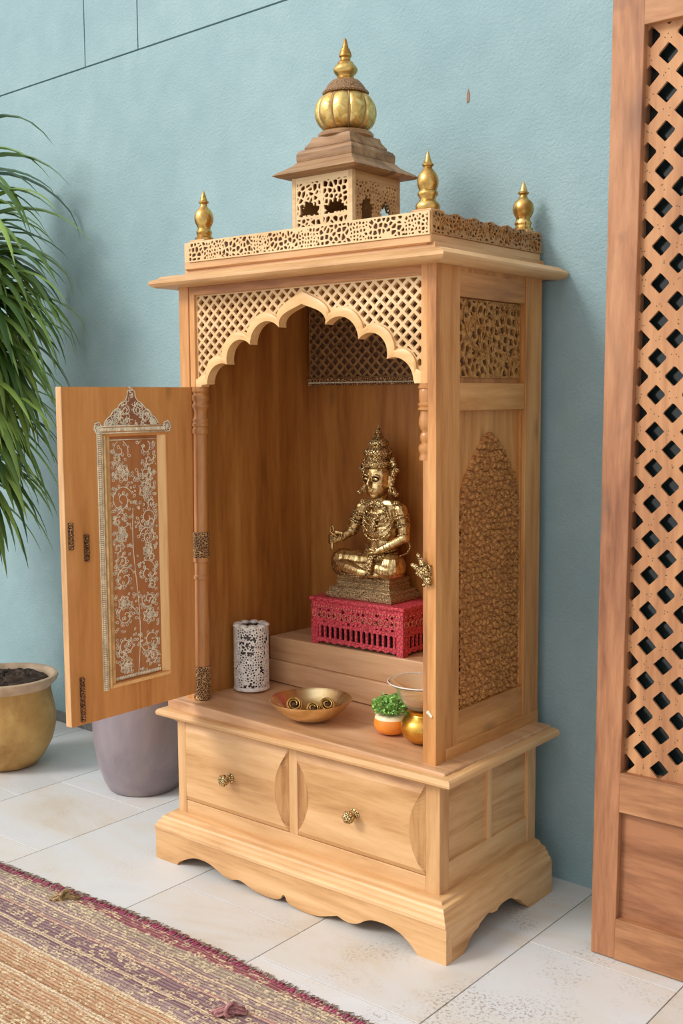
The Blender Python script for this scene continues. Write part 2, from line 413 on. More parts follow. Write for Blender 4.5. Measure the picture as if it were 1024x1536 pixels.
def lattice(cx, cz, px_, pz_, frac):
    """1 unit metric diamonds holes centred on a checkered grid"""
    def f(u, v):
        a = (u - cx) / px_; b = (v - cz) / pz_
        p = a + b; q = a - b
        dp = np.abs(p - np.round(p)); dq = np.abs(q - np.round(q))
        return (np.maximum(dp, dq) - frac) * px_ * 0.5
    return f
def rectin(u0, u1, v0, v1):
    return lambda u, v: np.minimum(np.minimum(u - u0, u1 - u), np.minimum(v - v0, v1 - v))
def vor(seed, cell, t, jit=0.85, ax=1.0):
    rs = np.random.RandomState(seed); N = 256
    JX = rs.rand(N, N) * jit; JY = rs.rand(N, N) * jit
    def f12(u, v):
        a = np.asarray(u) / cell * ax; b = np.asarray(v) / cell
        ia = np.floor(a).astype(int); ib = np.floor(b).astype(int)
        d1 = np.full(a.shape, 9.0); d2 = np.full(a.shape, 9.0)
        for di in (-1, 0, 1):
            for dj in (-1, 0, 1):
                x = ia + di; y = ib + dj
                dx = x + JX[x % N, y % N] - a; dy = y + JY[x % N, y % N] - b
                d = np.sqrt(dx * dx + dy * dy)
                d2 = np.where(d < d1, d1, np.minimum(d2, d)); d1 = np.minimum(d1, d)
        return d1, d2
    def f(u, v):
        d1, d2 = f12(u, v); return (t - (d2 - d1)) * cell * 0.5
    f.f12 = f12
    return f

# ------------------------------------------------------------------ the setting
def wy(x): return 0.537 + (0.45 - x) * 0.041
def build_wall():
    mb = MB()
    def seg(x0, x1, z0, z1, back=0.0, th=0.10):
        mb.hexa([(x0, wy(x0) + back, z0), (x1, wy(x1) + back, z0), (x0, wy(x0) + back + th, z0), (x1, wy(x1) + back + th, z0),
                 (x0, wy(x0) + back, z1), (x1, wy(x1) + back, z1), (x0, wy(x0) + back + th, z1), (x1, wy(x1) + back + th, z1)])
    g = 0.0028
    X0, X1 = -4.5, 3.0
    zt = 2.326
    seg(X0, X1, -0.02, zt - g)
    xs = [X0, -2.1, -1.432, -1.147, 0.6, 1.9, X1]
    for i in range(len(xs) - 1): seg(xs[i] + (g if i else 0), xs[i + 1] - g, zt + g, 3.4)
    seg(X0, X1, zt - 0.02, 3.4, 0.010, 0.08)
    o = mb.build('wall_back', M_plaster); tag(o, kind='structure'); return o
build_wall()

def build_floor():
    cols = [-4.75, -4.34, -3.93, -3.52, -3.11, -2.70, -2.33, -1.96, -1.55, -1.142, -0.736, -0.288, 0.116, 0.541, 0.882, 1.29, 1.70, 2.11, 2.52, 2.93]
    seams = {8: [0.05], 9: [0.205, -0.170], 10: [0.46, -0.55], 11: [-0.075], 12: [-0.215], 13: [0.205], 14: [-0.10]}
    rnd = random.Random(4); mb = MB(); g = 0.0013; Y0, Y1 = -4.2, 0.75; L = 0.81
    for c in range(len(cols) - 1):
        s0 = seams.get(c, [rnd.uniform(-0.4, 0.4)])
        ys = sorted(s0); 
        while ys[0] > Y0: ys.insert(0, ys[0] - L)
        while ys[-1] < Y1: ys.append(ys[-1] + L)
        for a, b in zip(ys[:-1], ys[1:]):
            a = max(a, Y0); b = min(b, Y1)
            if b - a < 0.01: continue
            o = len(mb.v); x0, x1 = cols[c] + g, cols[c + 1] - g; a += g; b -= g; bv = 0.0006
            vs = [(x0, a, -0.012), (x1, a, -0.012), (x1, b, -0.012), (x0, b, -0.012), (x0, a, -bv), (x1, a, -bv), (x1, b, -bv), (x0, b, -bv),
                  (x0 + bv, a + bv, 0), (x1 - bv, a + bv, 0), (x1 - bv, b - bv, 0), (x0 + bv, b - bv, 0)]
            fs = [(3, 2, 1, 0), (8, 9, 10, 11)] + [(i, (i + 1) % 4, 4 + (i + 1) % 4, 4 + i) for i in range(4)] + [(4 + i, 4 + (i + 1) % 4, 8 + (i + 1) % 4, 8 + i) for i in range(4)]
            mb.add(vs, fs, rnd.random())
    o = mb.build('floor', M_tile); tag(o, kind='structure')
    g_ = MB().box(-4.75, 2.93, Y0, Y1, -0.06, -0.003).build('grout', M_grout, o)
    return o
build_floor()
bb = MB()
for xa, xb in ((-4.5, -0.50),):
    th = 0.012
    bb.hexa([(xa, wy(xa) - th, 0), (xb, wy(xb) - th, 0), (xa, wy(xa) + 0.002, 0), (xb, wy(xb) + 0.002, 0),
             (xa, wy(xa) - th, 0.036), (xb, wy(xb) - th, 0.036), (xa, wy(xa) + 0.002, 0.036), (xb, wy(xb) + 0.002, 0.036)])
tag(bb.build('baseboard_back', M_skirt, bevel=0.002), kind='structure')
nk = MB(); nk.prism([(-0.004, -0.016), (0.003, -0.014), (0.005, 0.004), (0.001, 0.018), (-0.003, 0.008)], lambda u, v, w: (0.150 + u, wy(0.15) - w, 1.949 + v), -0.001, 0.0015)
tag(nk.build('paint_chip', plain('bare_brown_plaster', (150, 112, 88), 0.8)), kind='structure')

# ------------------------------------------------------------------ the shrine cabinet
SH = empty('shrine_cabinet', (0, 0, 0), label='tall carved wooden home shrine cabinet with gold dome, open door and two drawers', cat='cabinet')

# plinth: ogee mouldings above a scalloped apron
def smooth_path(pts, n=6):
    out = []
    P = [Vector(p) for p in pts]
    for i in range(len(P) - 1):
        p0 = P[max(i - 1, 0)]; p1 = P[i]; p2 = P[i + 1]; p3 = P[min(i + 2, len(P) - 1)]
        for j in range(n):
            t = j / n
            out.append(0.5 * ((2 * p1) + (-p0 + p2) * t + (2 * p0 - 5 * p1 + 4 * p2 - p3) * t * t + (-p0 + 3 * p1 - 3 * p2 + p3) * t ** 3))
    out.append(P[-1]); return [tuple(q) for q in out]
prof = [(0.002, 0.1275), (0.012, 0.1255), (0.017, 0.1225), (0.0185, 0.118), (0.021, 0.1165), (0.029, 0.1145), (0.033, 0.110), (0.0335, 0.1055), (0.036, 0.104), (0.040, 0.100), (0.0405, 0.094), (0.043, 0.0925), (0.0462, 0.089), (0.0465, 0.0815)]
MB().ring(-0.4123, 0.4123, 0.043, 0.452, prof).build('plinth_moulding', M_pinx, SH, smooth=25, sidemat=M_piny)
ap1 = smooth_path([(-0.376, 0.0), (-0.372, 0.008), (-0.350, 0.020), (-0.315, 0.034), (-0.285, 0.0365), (-0.258, 0.034), (-0.228, 0.024), (-0.203, 0.0155), (-0.182, 0.0135)])
ap2 = smooth_path([(-0.182, 0.0135), (-0.170, 0.0165), (-0.150, 0.020), (-0.118, 0.012), (-0.085, 0.006), (-0.050, 0.005), (-0.026, 0.008), (-0.014, 0.014)])
ap3 = smooth_path([(-0.012, 0.020), (-0.006, 0.0245), (0.000, 0.020)], 4)
ap4 = smooth_path([(0.002, 0.014), (0.014, 0.007), (0.045, 0.002), (0.075, 0.0015), (0.105, 0.005), (0.135, 0.014), (0.160, 0.022)])
ap5 = smooth_path([(0.160, 0.022), (0.180, 0.017), (0.200, 0.0165), (0.220, 0.022), (0.240, 0.034), (0.262, 0.042), (0.300, 0.0435), (0.335, 0.036), (0.360, 0.022), (0.378, 0.007), (0.384, 0.0)])
low = ap1 + ap2[1:] + ap3 + ap4 + ap5[1:]
out = [(-0.4588, 0.0)] + low + [(0.4588, 0.0), (0.4588, 0.082), (-0.4588, 0.082)]
MB().prism(out, FR(0.022), 0.0, 0.022).build('apron', M_pinx, SH, bevel=0.0012)
sl = smooth_path([(0.066, 0.0), (0.075, 0.006), (0.092, 0.022), (0.112, 0.034), (0.128, 0.037)]) + smooth_path([(0.132, 0.043), (0.158, 0.052), (0.172, 0.054), (0.186, 0.049), (0.205, 0.047)])[0:] + smooth_path([(0.212, 0.052), (0.232, 0.056), (0.262, 0.055), (0.280, 0.050)]) + smooth_path([(0.284, 0.044), (0.305, 0.036), (0.322, 0.022), (0.340, 0.008), (0.352, 0.0)])
outs = [(0.022, 0.0)] + sl + [(0.4589, 0.0), (0.4589, 0.082), (0.022, 0.082)]
for sx_ in (1, -1):
    MB().prism(outs, (lambda u, v, w, q=sx_: (q * (0.4368 + w), u, v)), 0.0, 0.022).build('side_apron', M_piny, SH, bevel=0.0012)

# lower carcass
zt = 0.3661
def bx(name, mat, *a, bev=0.0015, par=SH): return MB().box(*a).build(name, mat, par, bevel=bev)
bx('base_post', M_pinz, -0.4123, -0.382, 0.043, 0.075, 0.124, zt + .02)
bx('base_post', M_pinz, 0.376, 0.4123, 0.043, 0.080, 0.124, zt + .02)
bx('base_post', M_pinz, 0.380, 0.4123, 0.418, 0.457, 0.124, zt + .02)
bx('base_post', M_pinz, -0.4123, -0.380, 0.418, 0.457, 0.124, zt + .02)
bx('bottom_rail', M_pinx, -0.382, 0.376, 0.0435, 0.065, 0.120, 0.1605)
bx('centre_stile', M_pinz, -0.0235, 0.0035, 0.0435, 0.065, 0.1605, zt + .02)
bx('back_board', M_pinx, -0.40, 0.40, 0.440, 0.452, 0.124, zt)
for q in (1, -1):
    a, b = sorted((q * 0.396, q * 0.404)); 
    bx('base_side_panel', M_piny, a, b, 0.07, 0.43, 0.124, zt + .01)
    a, b = sorted((q * 0.398, q * 0.4115))
    bx('base_side_rail', M_piny, a, b, 0.080, 0.418, 0.124, 0.190)
    bx('base_side_mullion', M_pinz, a, b, 0.240, 0.258, 0.188, zt + .01)

def drawer(x0, x1, left, right, kx):
    z0, z1 = 0.1625, 0.3715
    D = empty('drawer', (0, 0, 0)); D.parent = SH
    MB().box(x0 + .004, x1 - .004, 0.052, 0.40, z0 + .004, z1 - .012).build('drawer_box', M_pinx, D)
    n = 18; inn = []; outr = []
    bt = 0.024
    # walk: bottom (l->r), right (b->t), top (r->l), left (t->b)
    def sideoff(t, on): return (0.004 + (0.036 * math.sin(PI * t) ** 0.75 if on else 0.003))
    for i in range(n):
        t = i / n; outr.append((x0 + (x1 - x0) * t, z0)); inn.append((x0 + .008 + (x1 - x0 - .016) * t, z0 + 0.013))
    for i in range(n):
        t = i / n; outr.append((x1, z0 + (z1 - z0) * t)); inn.append((x1 - sideoff(t, right), z0 + 0.013 + (z1 - z0 - 0.013 - bt) * t))
    for i in range(n):
        t = i / n; outr.append((x1 - (x1 - x0) * t, z1)); inn.append((x1 - .008 - (x1 - x0 - .016) * t, z1 - bt))
    for i in range(n):
        t = i / n; outr.append((x0, z1 - (z1 - z0) * t)); inn.append((x0 + sideoff(t, left), z1 - bt - (z1 - z0 - 0.013 - bt) * t))
    N = len(outr); yb, ye, yf = 0.056, 0.0445, 0.036
    vs = [(u, yb, v) for u, v in outr] + [(u, ye, v) for u, v in outr] + [(u, yf, v) for u, v in inn]
    fs = [(i, (i + 1) % N, N + (i + 1) % N, N + i) for i in range(N)] + [tuple(range(N - 1, -1, -1)), tuple(range(2 * N, 3 * N))]
    mid = [(N + i, N + (i + 1) % N, 2 * N + (i + 1) % N, 2 * N + i) for i in range(N)]
    fr = MB().add(vs, fs + mid).build('drawer_front', M_pinx, D)
    fr.data.materials.append(M_grain)
    # the scooped ends show dark end grain
    for p in fr.data.polygons:
        cx = p.center.x; cy = p.center.y
        if len(p.vertices) == 4 and ye - 0.0001 > cy > yf + 0.0005 and ((right and cx > x1 - 0.034 and n <= p.index) or (left and cx < x0 + 0.034)):
            if z0 + 0.012 < p.center.z < z1 - 0.02: p.material_index = 1
    kb = MB(); kz = 0.2575
    kp = [(0.012, 0), (0.013, 0.002), (0.009, 0.005), (0.006, 0.009), (0.007, 0.013), (0.0125, 0.018), (0.0148, 0.024), (0.0135, 0.030), (0.008, 0.0345), (0.0001, 0.036)]
    m2 = MB().lathe(kp, n=24, rad=lambda a, z: 1 + (0.07 * math.sin(6 * a + z * 260) if z > 0.014 else 0))
    kb.add([(kx + x, 0.036 - z, kz + y) for x, y, z in m2.v], m2.f)
    k2 = kb.build('knob', M_idolc, D, smooth=60)
    return D
drawer(-0.3815, -0.0242, False, True, -0.214)
drawer(0.0042, 0.3755, True, True, 0.184)

# slab between base and upper body
prof = [(0.0, 0.360), (0.008, 0.3635), (0.016, 0.370), (0.026, 0.3755), (0.040, 0.380), (0.0455, 0.3835), (0.047, 0.389), (0.0455, 0.3945), (0.041, 0.3985), (0.034, 0.400), (0.027, 0.4005)]
MB().ring(-0.4123, 0.4123, 0.056, 0.489, prof).build('waist_moulding', M_pinx, SH, smooth=25, sidemat=M_piny)
def zf(x): return 0.434 - 0.034 * (x + 0.39)
mb = MB()
for (xa, xb, ya) in ((-0.434, 0.434, 0.030),):
    n = 1
    mb.hexa([(xa, ya, 0.394), (xb, ya, 0.394), (xa, 0.489, 0.394), (xb, 0.489, 0.394), (xa, ya, zf(xa) - .006), (xb, ya, zf(xb)), (xa, 0.489, zf(xa)), (xb, 0.489, zf(xb))])
mb.build('shelf_top', M_shx, SH, bevel=0.004, seg=3)

# upper carcass
ZB, ZT = 0.402, 1.4826
bx('post_head', M_honz, 0.352, 0.3682, 0.0592, 0.120, 1.2305, ZT, bev=.0004)
bx('corner_post', M_honz, 0.368, 0.3903, 0.0592, 0.149, ZB - .004, ZT, bev=.0008)
bx('corner_post', M_honz, -0.3903, -0.357, 0.0592, 0.0895, ZB + .02, ZT)
bx('corner_post', M_honz, 0.352, 0.3903, 0.430, 0.5027, ZB - .004, ZT)
bx('corner_post', M_honz, -0.3903, -0.3845, 0.430, 0.5027, ZB, ZT)
bx('inner_stile', M_honz, -0.3565, -0.338, 0.062, 0.095, 1.2305, ZT)
bx('front_rail', M_honx, -0.3565, 0.3515, 0.061, 0.10, 1.457, ZT)
for q in (1, -1):
    def sb(name, mat, xa, xb, *r):
        a, b = sorted((q * xa, q * xb)); return bx(name, mat, a, b, *r)
    ri = 0.362 if q == 1 else 0.3850
    sb('side_rail', M_hony, ri, 0.3868, 0.149, 0.430, 1.416, ZT)
    sb('side_rail', M_hony, ri, 0.3868, 0.149, 0.430, 1.172, 1.232)
    sb('side_rail', M_hony, ri, 0.3868, 0.149, 0.430, 0.43, 0.508)
    if q == 1:
        bx('sill_board', M_hony, 0.360, 0.392, 0.10, 0.5027, ZB - .006, 0.434)
        sb('side_panel', M_honz, 0.362, 0.3712, 0.149, 0.430, 0.43, 1.42)
    # slim inner bead by the back post
    sb('panel_bead', M_honz, 0.366 if q == 1 else .3852, 0.381 if q == 1 else .387, 0.4215, 0.4295, 0.508, 1.172)
# slanted left inner wall, back board, ceiling
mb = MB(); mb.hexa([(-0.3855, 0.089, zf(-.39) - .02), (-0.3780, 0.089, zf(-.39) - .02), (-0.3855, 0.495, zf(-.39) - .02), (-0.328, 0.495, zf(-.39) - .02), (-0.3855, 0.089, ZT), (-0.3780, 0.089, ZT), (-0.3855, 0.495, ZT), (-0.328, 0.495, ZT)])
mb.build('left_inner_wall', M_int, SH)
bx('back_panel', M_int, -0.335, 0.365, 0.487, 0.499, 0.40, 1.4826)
bx('ceiling_board', M_honx, -0.388, 0.388, 0.08, 0.50, 1.468, 1.482)
# gilt lattice high on the back panel
bx('lattice_shade_backing', M_holeshade, -0.322, 0.352, 0.4835, 0.4868, 1.255, 1.466)  # dark sheet, shade behind the lattice put into its colour
lf = lattice(0.02, 1.30, 0.0310, 0.0285, 0.325)
fr_ = rectin(-0.322, 0.352, 1.255, 1.466)
MB().sheet(lambda u, v: np.maximum(lf(u, v), 0.004 - fr_(u, v)), -0.322, 0.352, 1.255, 1.466, 0.0022, FR(0.4835), 0.0, 0.005).build('back_lattice', M_backjali, SH)
mb = MB().box(-0.325, 0.352, 0.470, 0.4868, 1.247, 1.255).box(-0.325, 0.352, 0.474, 0.4868, 1.236, 1.240)
mb.box(-0.325, 0.352, 0.4765, 0.4868, 1.240, 1.247)
mb.build('back_border', M_band, SH, bevel=.001)
mb = MB(); u = -0.322
while u < 0.350: mb.ball((u, 0.4765, 1.2435), 0.0027, n=6, m=5); u += 0.0056
mb.build('back_beading', M_bead, SH, smooth=180)

# cusped arch
S0 = 0.0165
cus = [(0.3135, 1.231), (0.243, 1.2845), (0.165, 1.3295), (0.0705, 1.366), (0.0, 1.416)]
ocu = [(0.3185, 1.256), (0.2625, 1.302), (0.1775, 1.352), (0.0795, 1.390), (0.0, 1.4445)]
def arcs(P, sag):
    out = []
    for i in range(len(P) - 1):
        a = Vector(P[i]); b = Vector(P[i + 1]); d = b - a; L = d.length; dd = d / L
        nrm = Vector((-d.y, d.x)).normalized()
        if nrm.y < 0: nrm = -nrm
        n = 16; last = i == len(P) - 2; c = L / 2; h = sag[i]; R0 = (c * c + h * h) / (2 * h)
        th = math.asin(min(1, c / R0)); 
        for j in range(n + (1 if last else 0)):
            t = j / n
            if last: out.append(a + d * t + nrm * h * (math.sin(PI * t ** 0.62) * (1 - 0.30 * t) - 0.10 * math.sin(2 * PI * t) * 0)); continue
            ph = -th + 2 * th * t
            out.append(a + dd * (c + R0 * math.sin(ph)) + nrm * (R0 * math.cos(ph) - (R0 - h)))
    return [tuple(q) for q in out]
inn = arcs(cus, (0.024, 0.034, 0.033, 0.017)); oun = arcs(ocu, (0.022, 0.029, 0.028, 0.012))
full_in = [(S0 - u, v) for u, v in inn] + [(S0 + u, v) for u, v in reversed(inn)][1:]
full_out = [(S0 - u, v) for u, v in oun] + [(S0 + u, v) for u, v in reversed(oun)][1:]
full_in[0] = (-0.318, 1.231); full_out[0] = (-0.3375, 1.231); full_in[-1] = (0.333, 1.231); full_out[-1] = (0.3515, 1.231)
full_out.insert(1, (-0.3375, 1.250)); full_in.insert(1, (-0.315, 1.236))
full_out.insert(-1, (0.3515, 1.255)); full_in.insert(-1, (0.331, 1.236))
mb = MB(); n = len(full_in)
yF, yB = 0.060, 0.088
mids = [((a[0] * .35 + b[0] * .65), (a[1] * .35 + b[1] * .65)) for a, b in zip(full_in, full_out)]
rows = [[(u, yB, v) for u, v in full_in], [(u, yF + .0015, v) for u, v in full_in], [(u, yF, v) for u, v in mids], [(u, yF + .003, v) for u, v in full_out], [(u, yB, v) for u, v in full_out]]
vs = [p for r in rows for p in r]; fs = []
for r in range(5):
    for i in range(n - 1): fs.append((r * n + i, r * n + i + 1, ((r + 1) % 5) * n + i + 1, ((r + 1) % 5) * n + i))
fs += [tuple(r * n for r in range(5)), tuple(r * n + n - 1 for r in reversed(range(5)))]
mb.add(vs, fs).build('cusped_arch', wood('arch_wood', (206, 158, 96), (228, 184, 124), (238, 198, 142), 'x', knots=0), SH, smooth=35)
# spandrel lattice: solid above the arch's outer curve
ax = np.array([p[0] for p in full_out]); az = np.array([p[1] for p in full_out])
def above(u, v): return v - np.interp(u, ax, az) + 0.008
lf2 = lattice(0.311, 1.357, 0.0300, 0.0272, 0.335)
R_ = rectin(-0.338, 0.3515, 1.20, 1.458)
def spf(u, v):
    body = np.maximum(lf2(u, v), np.maximum(0.0045 - R_(u, v), 0.010 - np.abs(above(u, v) - 0.002)))
    return np.minimum(body, above(u, v))
MB().sheet(spf, -0.338, 0.3515, 1.225, 1.458, 0.0017, FR(0.078), 0.0, 0.009).build('arch_lattice', M_tan, SH)

# turned columns
def column(cx, cy, lean):
    mb = MB()
    pr = [(0.020, 0.517), (0.020, 0.520), (0.0195, 0.56), (0.019, 0.742), (0.0208, 0.744), (0.0208, 0.752), (0.019, 0.754), (0.019, 0.786), (0.0212, 0.788), (0.0212, 0.795)]
    pr += [(0.0185, 0.866), (0.0185, 0.868), (0.0182, 1.10), (0.0182, 1.113), (0.0205, 1.1145), (0.0212, 1.118), (0.0212, 1.126), (0.0192, 1.129), (0.0192, 1.131), (0.0215, 1.134), (0.0215, 1.140), (0.0195, 1.1425), (0.0195, 1.144),
           (0.0205, 1.147), (0.0205, 1.1505), (0.0192, 1.152), (0.0168, 1.158), (0.0165, 1.168), (0.0190, 1.178), (0.0212, 1.181), (0.0212, 1.187), (0.0188, 1.190), (0.0185, 1.194), (0.0215, 1.200), (0.0220, 1.205), (0.0215, 1.210), (0.0186, 1.213), (0.0186, 1.216), (0.0215, 1.220), (0.0215, 1.2305)]
    mb.lathe(pr, n=28)
    mb.v = [(x + cx + lean * (1.23 - z), y + cy, z) for x, y, z in mb.v]
    c = mb.build('turned_column', M_col, SH, smooth=35)
    def shx(m): m.v = [(x + cx + lean * (1.23 - z), y + cy, z) for x, y, z in m.v]; return m
    shx(MB().lathe([(0.0205, 0.797), (0.0212, 0.800), (0.0212, 0.862), (0.0205, 0.865)], n=28)).build('carved_band', M_band, c, smooth=35)
    shx(MB().lathe([(0.021, zf(-.36) - .004), (0.0225, zf(-.36)), (0.0225, 0.512), (0.0205, 0.5165)], n=28)).build('carved_foot', M_band, c, smooth=35)
column(-0.3375, 0.078, -0.020)
mb = MB()
cx, cy = 0.3590, 0.0745
pr = [(0.0001, 1.068), (0.0165, 1.068), (0.0165, 1.074), (0.0150, 1.078), (0.0150, 1.083), (0.0175, 1.088), (0.0182, 1.094), (0.0170, 1.100), (0.0120, 1.104), (0.0120, 1.106), (0.0140, 1.110), (0.0152, 1.117), (0.0140, 1.124), (0.0115, 1.127), (0.0115, 1.130), (0.0150, 1.135), (0.0175, 1.145), (0.0172, 1.156), (0.0145, 1.166), (0.0142, 1.172), (0.0190, 1.175), (0.0190, 1.179), (0.0162, 1.181), (0.0190, 1.185), (0.0190, 1.188), (0.0160, 1.191), (0.0172, 1.200), (0.0172, 1.215), (0.0160, 1.218), (0.0185, 1.221), (0.0185, 1.225), (0.0165, 1.2265), (0.0165, 1.2305)]
mb.lathe(pr, (cx - .003, cy, 0), n=28); mb.box(0.357, 0.3685, 0.0592, 0.092, zf(.36) - .002, 1.0685)
mb.build('turned_column', M_col, SH, smooth=35)
# door catch on the right post
mb = MB().box(0.368, 0.380, 0.052, 0.060, 0.802, 0.846)
mb.limb([(0.374, 0.050, 0.828), (0.367, 0.046, 0.845), (0.358, 0.044, 0.862), (0.355, 0.043, 0.868)], (0.006, 0.007, 0.005, 0.0035))
mb.limb([(0.370, 0.046, 0.826), (0.356, 0.040, 0.840), (0.345, 0.036, 0.846)], (0.007, 0.007, 0.004))
mb.limb([(0.366, 0.046, 0.822), (0.355, 0.040, 0.828)], (0.006, 0.004)); mb.ball((0.374, 0.050, 0.812), 0.009); mb.ball((0.366, 0.050, 0.802), 0.004)
mb.build('door_catch', M_idolc, SH, smooth=50)
mb = MB().limb([(0.372, 0.058, 0.523), (0.380, 0.0578, 0.515)], (0.0045, 0.003)); mb.build('strike_plate', M_filig, SH, smooth=60)

# right side carvings
def archtop(u):   # gothic outline height of the big panel
    t = np.clip((u - 0.296) / np.where(u < 0.296, 0.128, 0.124), -1, 1); a = np.abs(t)
    return 1.122 - 0.135 * a ** 1.45 - 0.035 * np.clip((a - 0.86) / 0.14, 0, 1)
def relief():
    vf = vor(11, 0.0155, 0.3, 0.75); vg = vor(23, 0.0052, 0.3, 0.9)
    u0, u1, v0, v1 = 0.164, 0.4205, 0.508, 1.122; st = 0.0021
    U = np.arange(u0, u1, st); V = np.arange(v0, v1, st); UU, VV = np.meshgrid(U, V, indexing='ij')
    d1, d2 = vf.f12(UU, VV); e1, e2 = vg.f12(UU, VV)
    H = 0.0052 * np.clip(1.25 - 1.6 * d1, 0, 1) ** 0.6 - 0.006 * np.exp(-((d2 - d1) / 0.10) ** 2) + 0.0022 * np.clip(e2 - e1, 0, 0.7) + 0.0016 * np.sin(d1 * 22)
    inside = VV < archtop(UU); H = np.where(inside, 1.5 * H + 0.0012, -0.004)
    nx, ny = UU.shape; vs = [(0.3735 + H[i, j], U[i], V[j]) for i in range(nx) for j in range(ny)]
    fs = [(i * ny + j, (i + 1) * ny + j, (i + 1) * ny + j + 1, i * ny + j + 1) for i in range(nx - 1) for j in range(ny - 1) if inside[i:i + 2, j:j + 2].any()]
    m = MB().add(vs, fs); return m
relief().build('carved_relief_panel', M_relief, SH, smooth=180)
bx('upper_shade_backing', M_holeshade, 0.3712, 0.3722, 0.165, 0.4245, 1.244, 1.414)  # thin dark sheet painting shade into the fretwork holes
va = vor(5, 0.0235, 0.26, 0.9); vb = vor(8, 0.0095, 0.30, 0.9)
def upf(u, v):
    a = va(u, v); b = vb(u, v); r = rectin(0.165, 0.4245, 1.244, 1.414)(u, v)
    d1, d2 = va.f12(u, v); gate = d1 < 0.34
    return np.maximum(np.where(gate, a, np.maximum(a, b)), 0.003 - r)
MB().sheet(upf, 0.165, 0.4245, 1.244, 1.414, 0.0018, SD(0.3722), 0.0, 0.005).build('carved_fretwork', M_reliefrim, SH)
mb = MB()
for k_ in range(26):
    rr = random.Random(k_); c = (rr.uniform(0.18, 0.41), rr.uniform(1.255, 1.40)); ra = rr.uniform(0.010, 0.035); a0 = rr.uniform(0, 6); sp = rr.uniform(1.5, 3.2)
    mb.tube([(0.3785, c[0] + ra * math.cos(a0 + sp * t / 10), c[1] + ra * 1.2 * math.sin(a0 + sp * t / 10)) for t in range(11) if 0.166 < c[0] + ra * math.cos(a0 + sp * t / 10) < 0.423 and 1.245 < c[1] + ra * 1.2 * math.sin(a0 + sp * t / 10) < 1.413] or [(0.377, 0.3, 1.3), (0.377, 0.301, 1.3)], 0.0012, 5)
mb.build('scroll_strands', M_reliefrim, SH, smooth=180)

# cornice
prof = [(0.0, 1.4780), (0.022, 1.4765), (0.040, 1.4775), (0.049, 1.4815), (0.0532, 1.487), (0.0530, 1.4915), (0.048, 1.4965), (0.041, 1.4985), (0.036, 1.5005), (0.033, 1.5040), (0.026, 1.5065), (0.010, 1.5085), (-0.012, 1.5095), (-0.013, 1.5245), (-0.03, 1.5246)]
MB().ring(-0.3903, 0.3903, 0.0592, 0.533, prof).build('cornice', M_pinx, SH, smooth=30, sidemat=M_piny)
# parapet
px0, px1, py0, py1 = -0.3715, 0.3715, 0.065, 0.520
bx('parapet_core', M_pinx, px0 + .002, px1 - .002, py0 + .002, py0 + .012, 1.520, 1.5855)
bx('parapet_core', M_piny, px1 - .014, px1 - .003, py0 + .002, py1, 1.520, 1.5850)
bx('parapet_core', M_piny, px0 + .003, px0 + .014, py0 + .002, py1, 1.520, 1.5850)
bx('parapet_core', M_pinx, px0 + .003, px1 - .003, py1 - .012, py1, 1.520, 1.5850)
bx('parapet_base', M_pinx, px0, px1, py0 - .001, py0 + .006, 1.522, 1.5385)
bx('parapet_stile', M_pinz, px0, px0 + .017, py0 - .001, py0 + .006, 1.5385, 1.5866)
bx('parapet_base', M_piny, px1 - .006, px1 + .001, py0, py1 + .002, 1.522, 1.541)
vp = vor(3, 0.0125, 0.27, 0.85); vq = vor(33, 0.0088, 0.36, 0.8)
def parf(u, v):
    r = rectin(px0 + .017, px1, 1.5385, 1.5870)(u, v)
    d1, d2 = vp.f12(u, v); q = vq(u, v)
    return np.maximum(np.maximum(np.where(np.sin(u * 42) > 0.35, q, vp(u, v)), 0.0035 - r), -1)
bx('fretwork_shade_backing', M_holeshade, px0 + .018, px1 - .001, py0 - .0005, py0 + .0035, 1.5395, 1.586)  # painted shade behind the parapet piercings
MB().sheet(parf, px0 + .017, px1, 1.5385, 1.5870, 0.0016, FR(py0), 0.0, 0.004).build('parapet_fretwork', M_tan, SH)
bx('fretwork_shade_backing', M_holeshade, px1 - .004, px1 + .0005, py0 + .004, py1, 1.542, 1.586)
vs_ = vor(7, 0.0098, 0.36, 0.95, 0.8)
def parg(u, v): 
    t = np.sin(u * 90) * .0025; r = rectin(py0, py1 + .002, 1.541, 1.5885)(u, v)
    return np.where(v > 1.5865 + t, -0.001, np.maximum(vs_(u + (v - 1.54) * 0.25, v), 0.002 - r))
MB().sheet(parg, py0, py1 + .002, 1.541, 1.590, 0.0017, SD(px1), 0.0, 0.0045).build('parapet_fretwork', M_tanside, SH)
mb = MB(); rr = random.Random(5)
for k_ in range(60):
    y0_ = rr.uniform(py0 + .01, py1 - .03); z0_ = rr.uniform(1.548, 1.572)
    mb.tube([(px1 + .0052, y0_ + t * .0035, z0_ + (0.014 * math.sin(t / 6 * PI * rr.choice((1, .6)))) * (1 if k_ % 2 else 1)) for t in range(7)], 0.0010, 5)
mb.build('scroll_strands', M_reliefrim, SH, smooth=180)
# roof deck
bx('roof_deck', M_pinx, px0 + .01, px1 - .01, py0 + .01, py1 - .01, 1.512, 1.530)

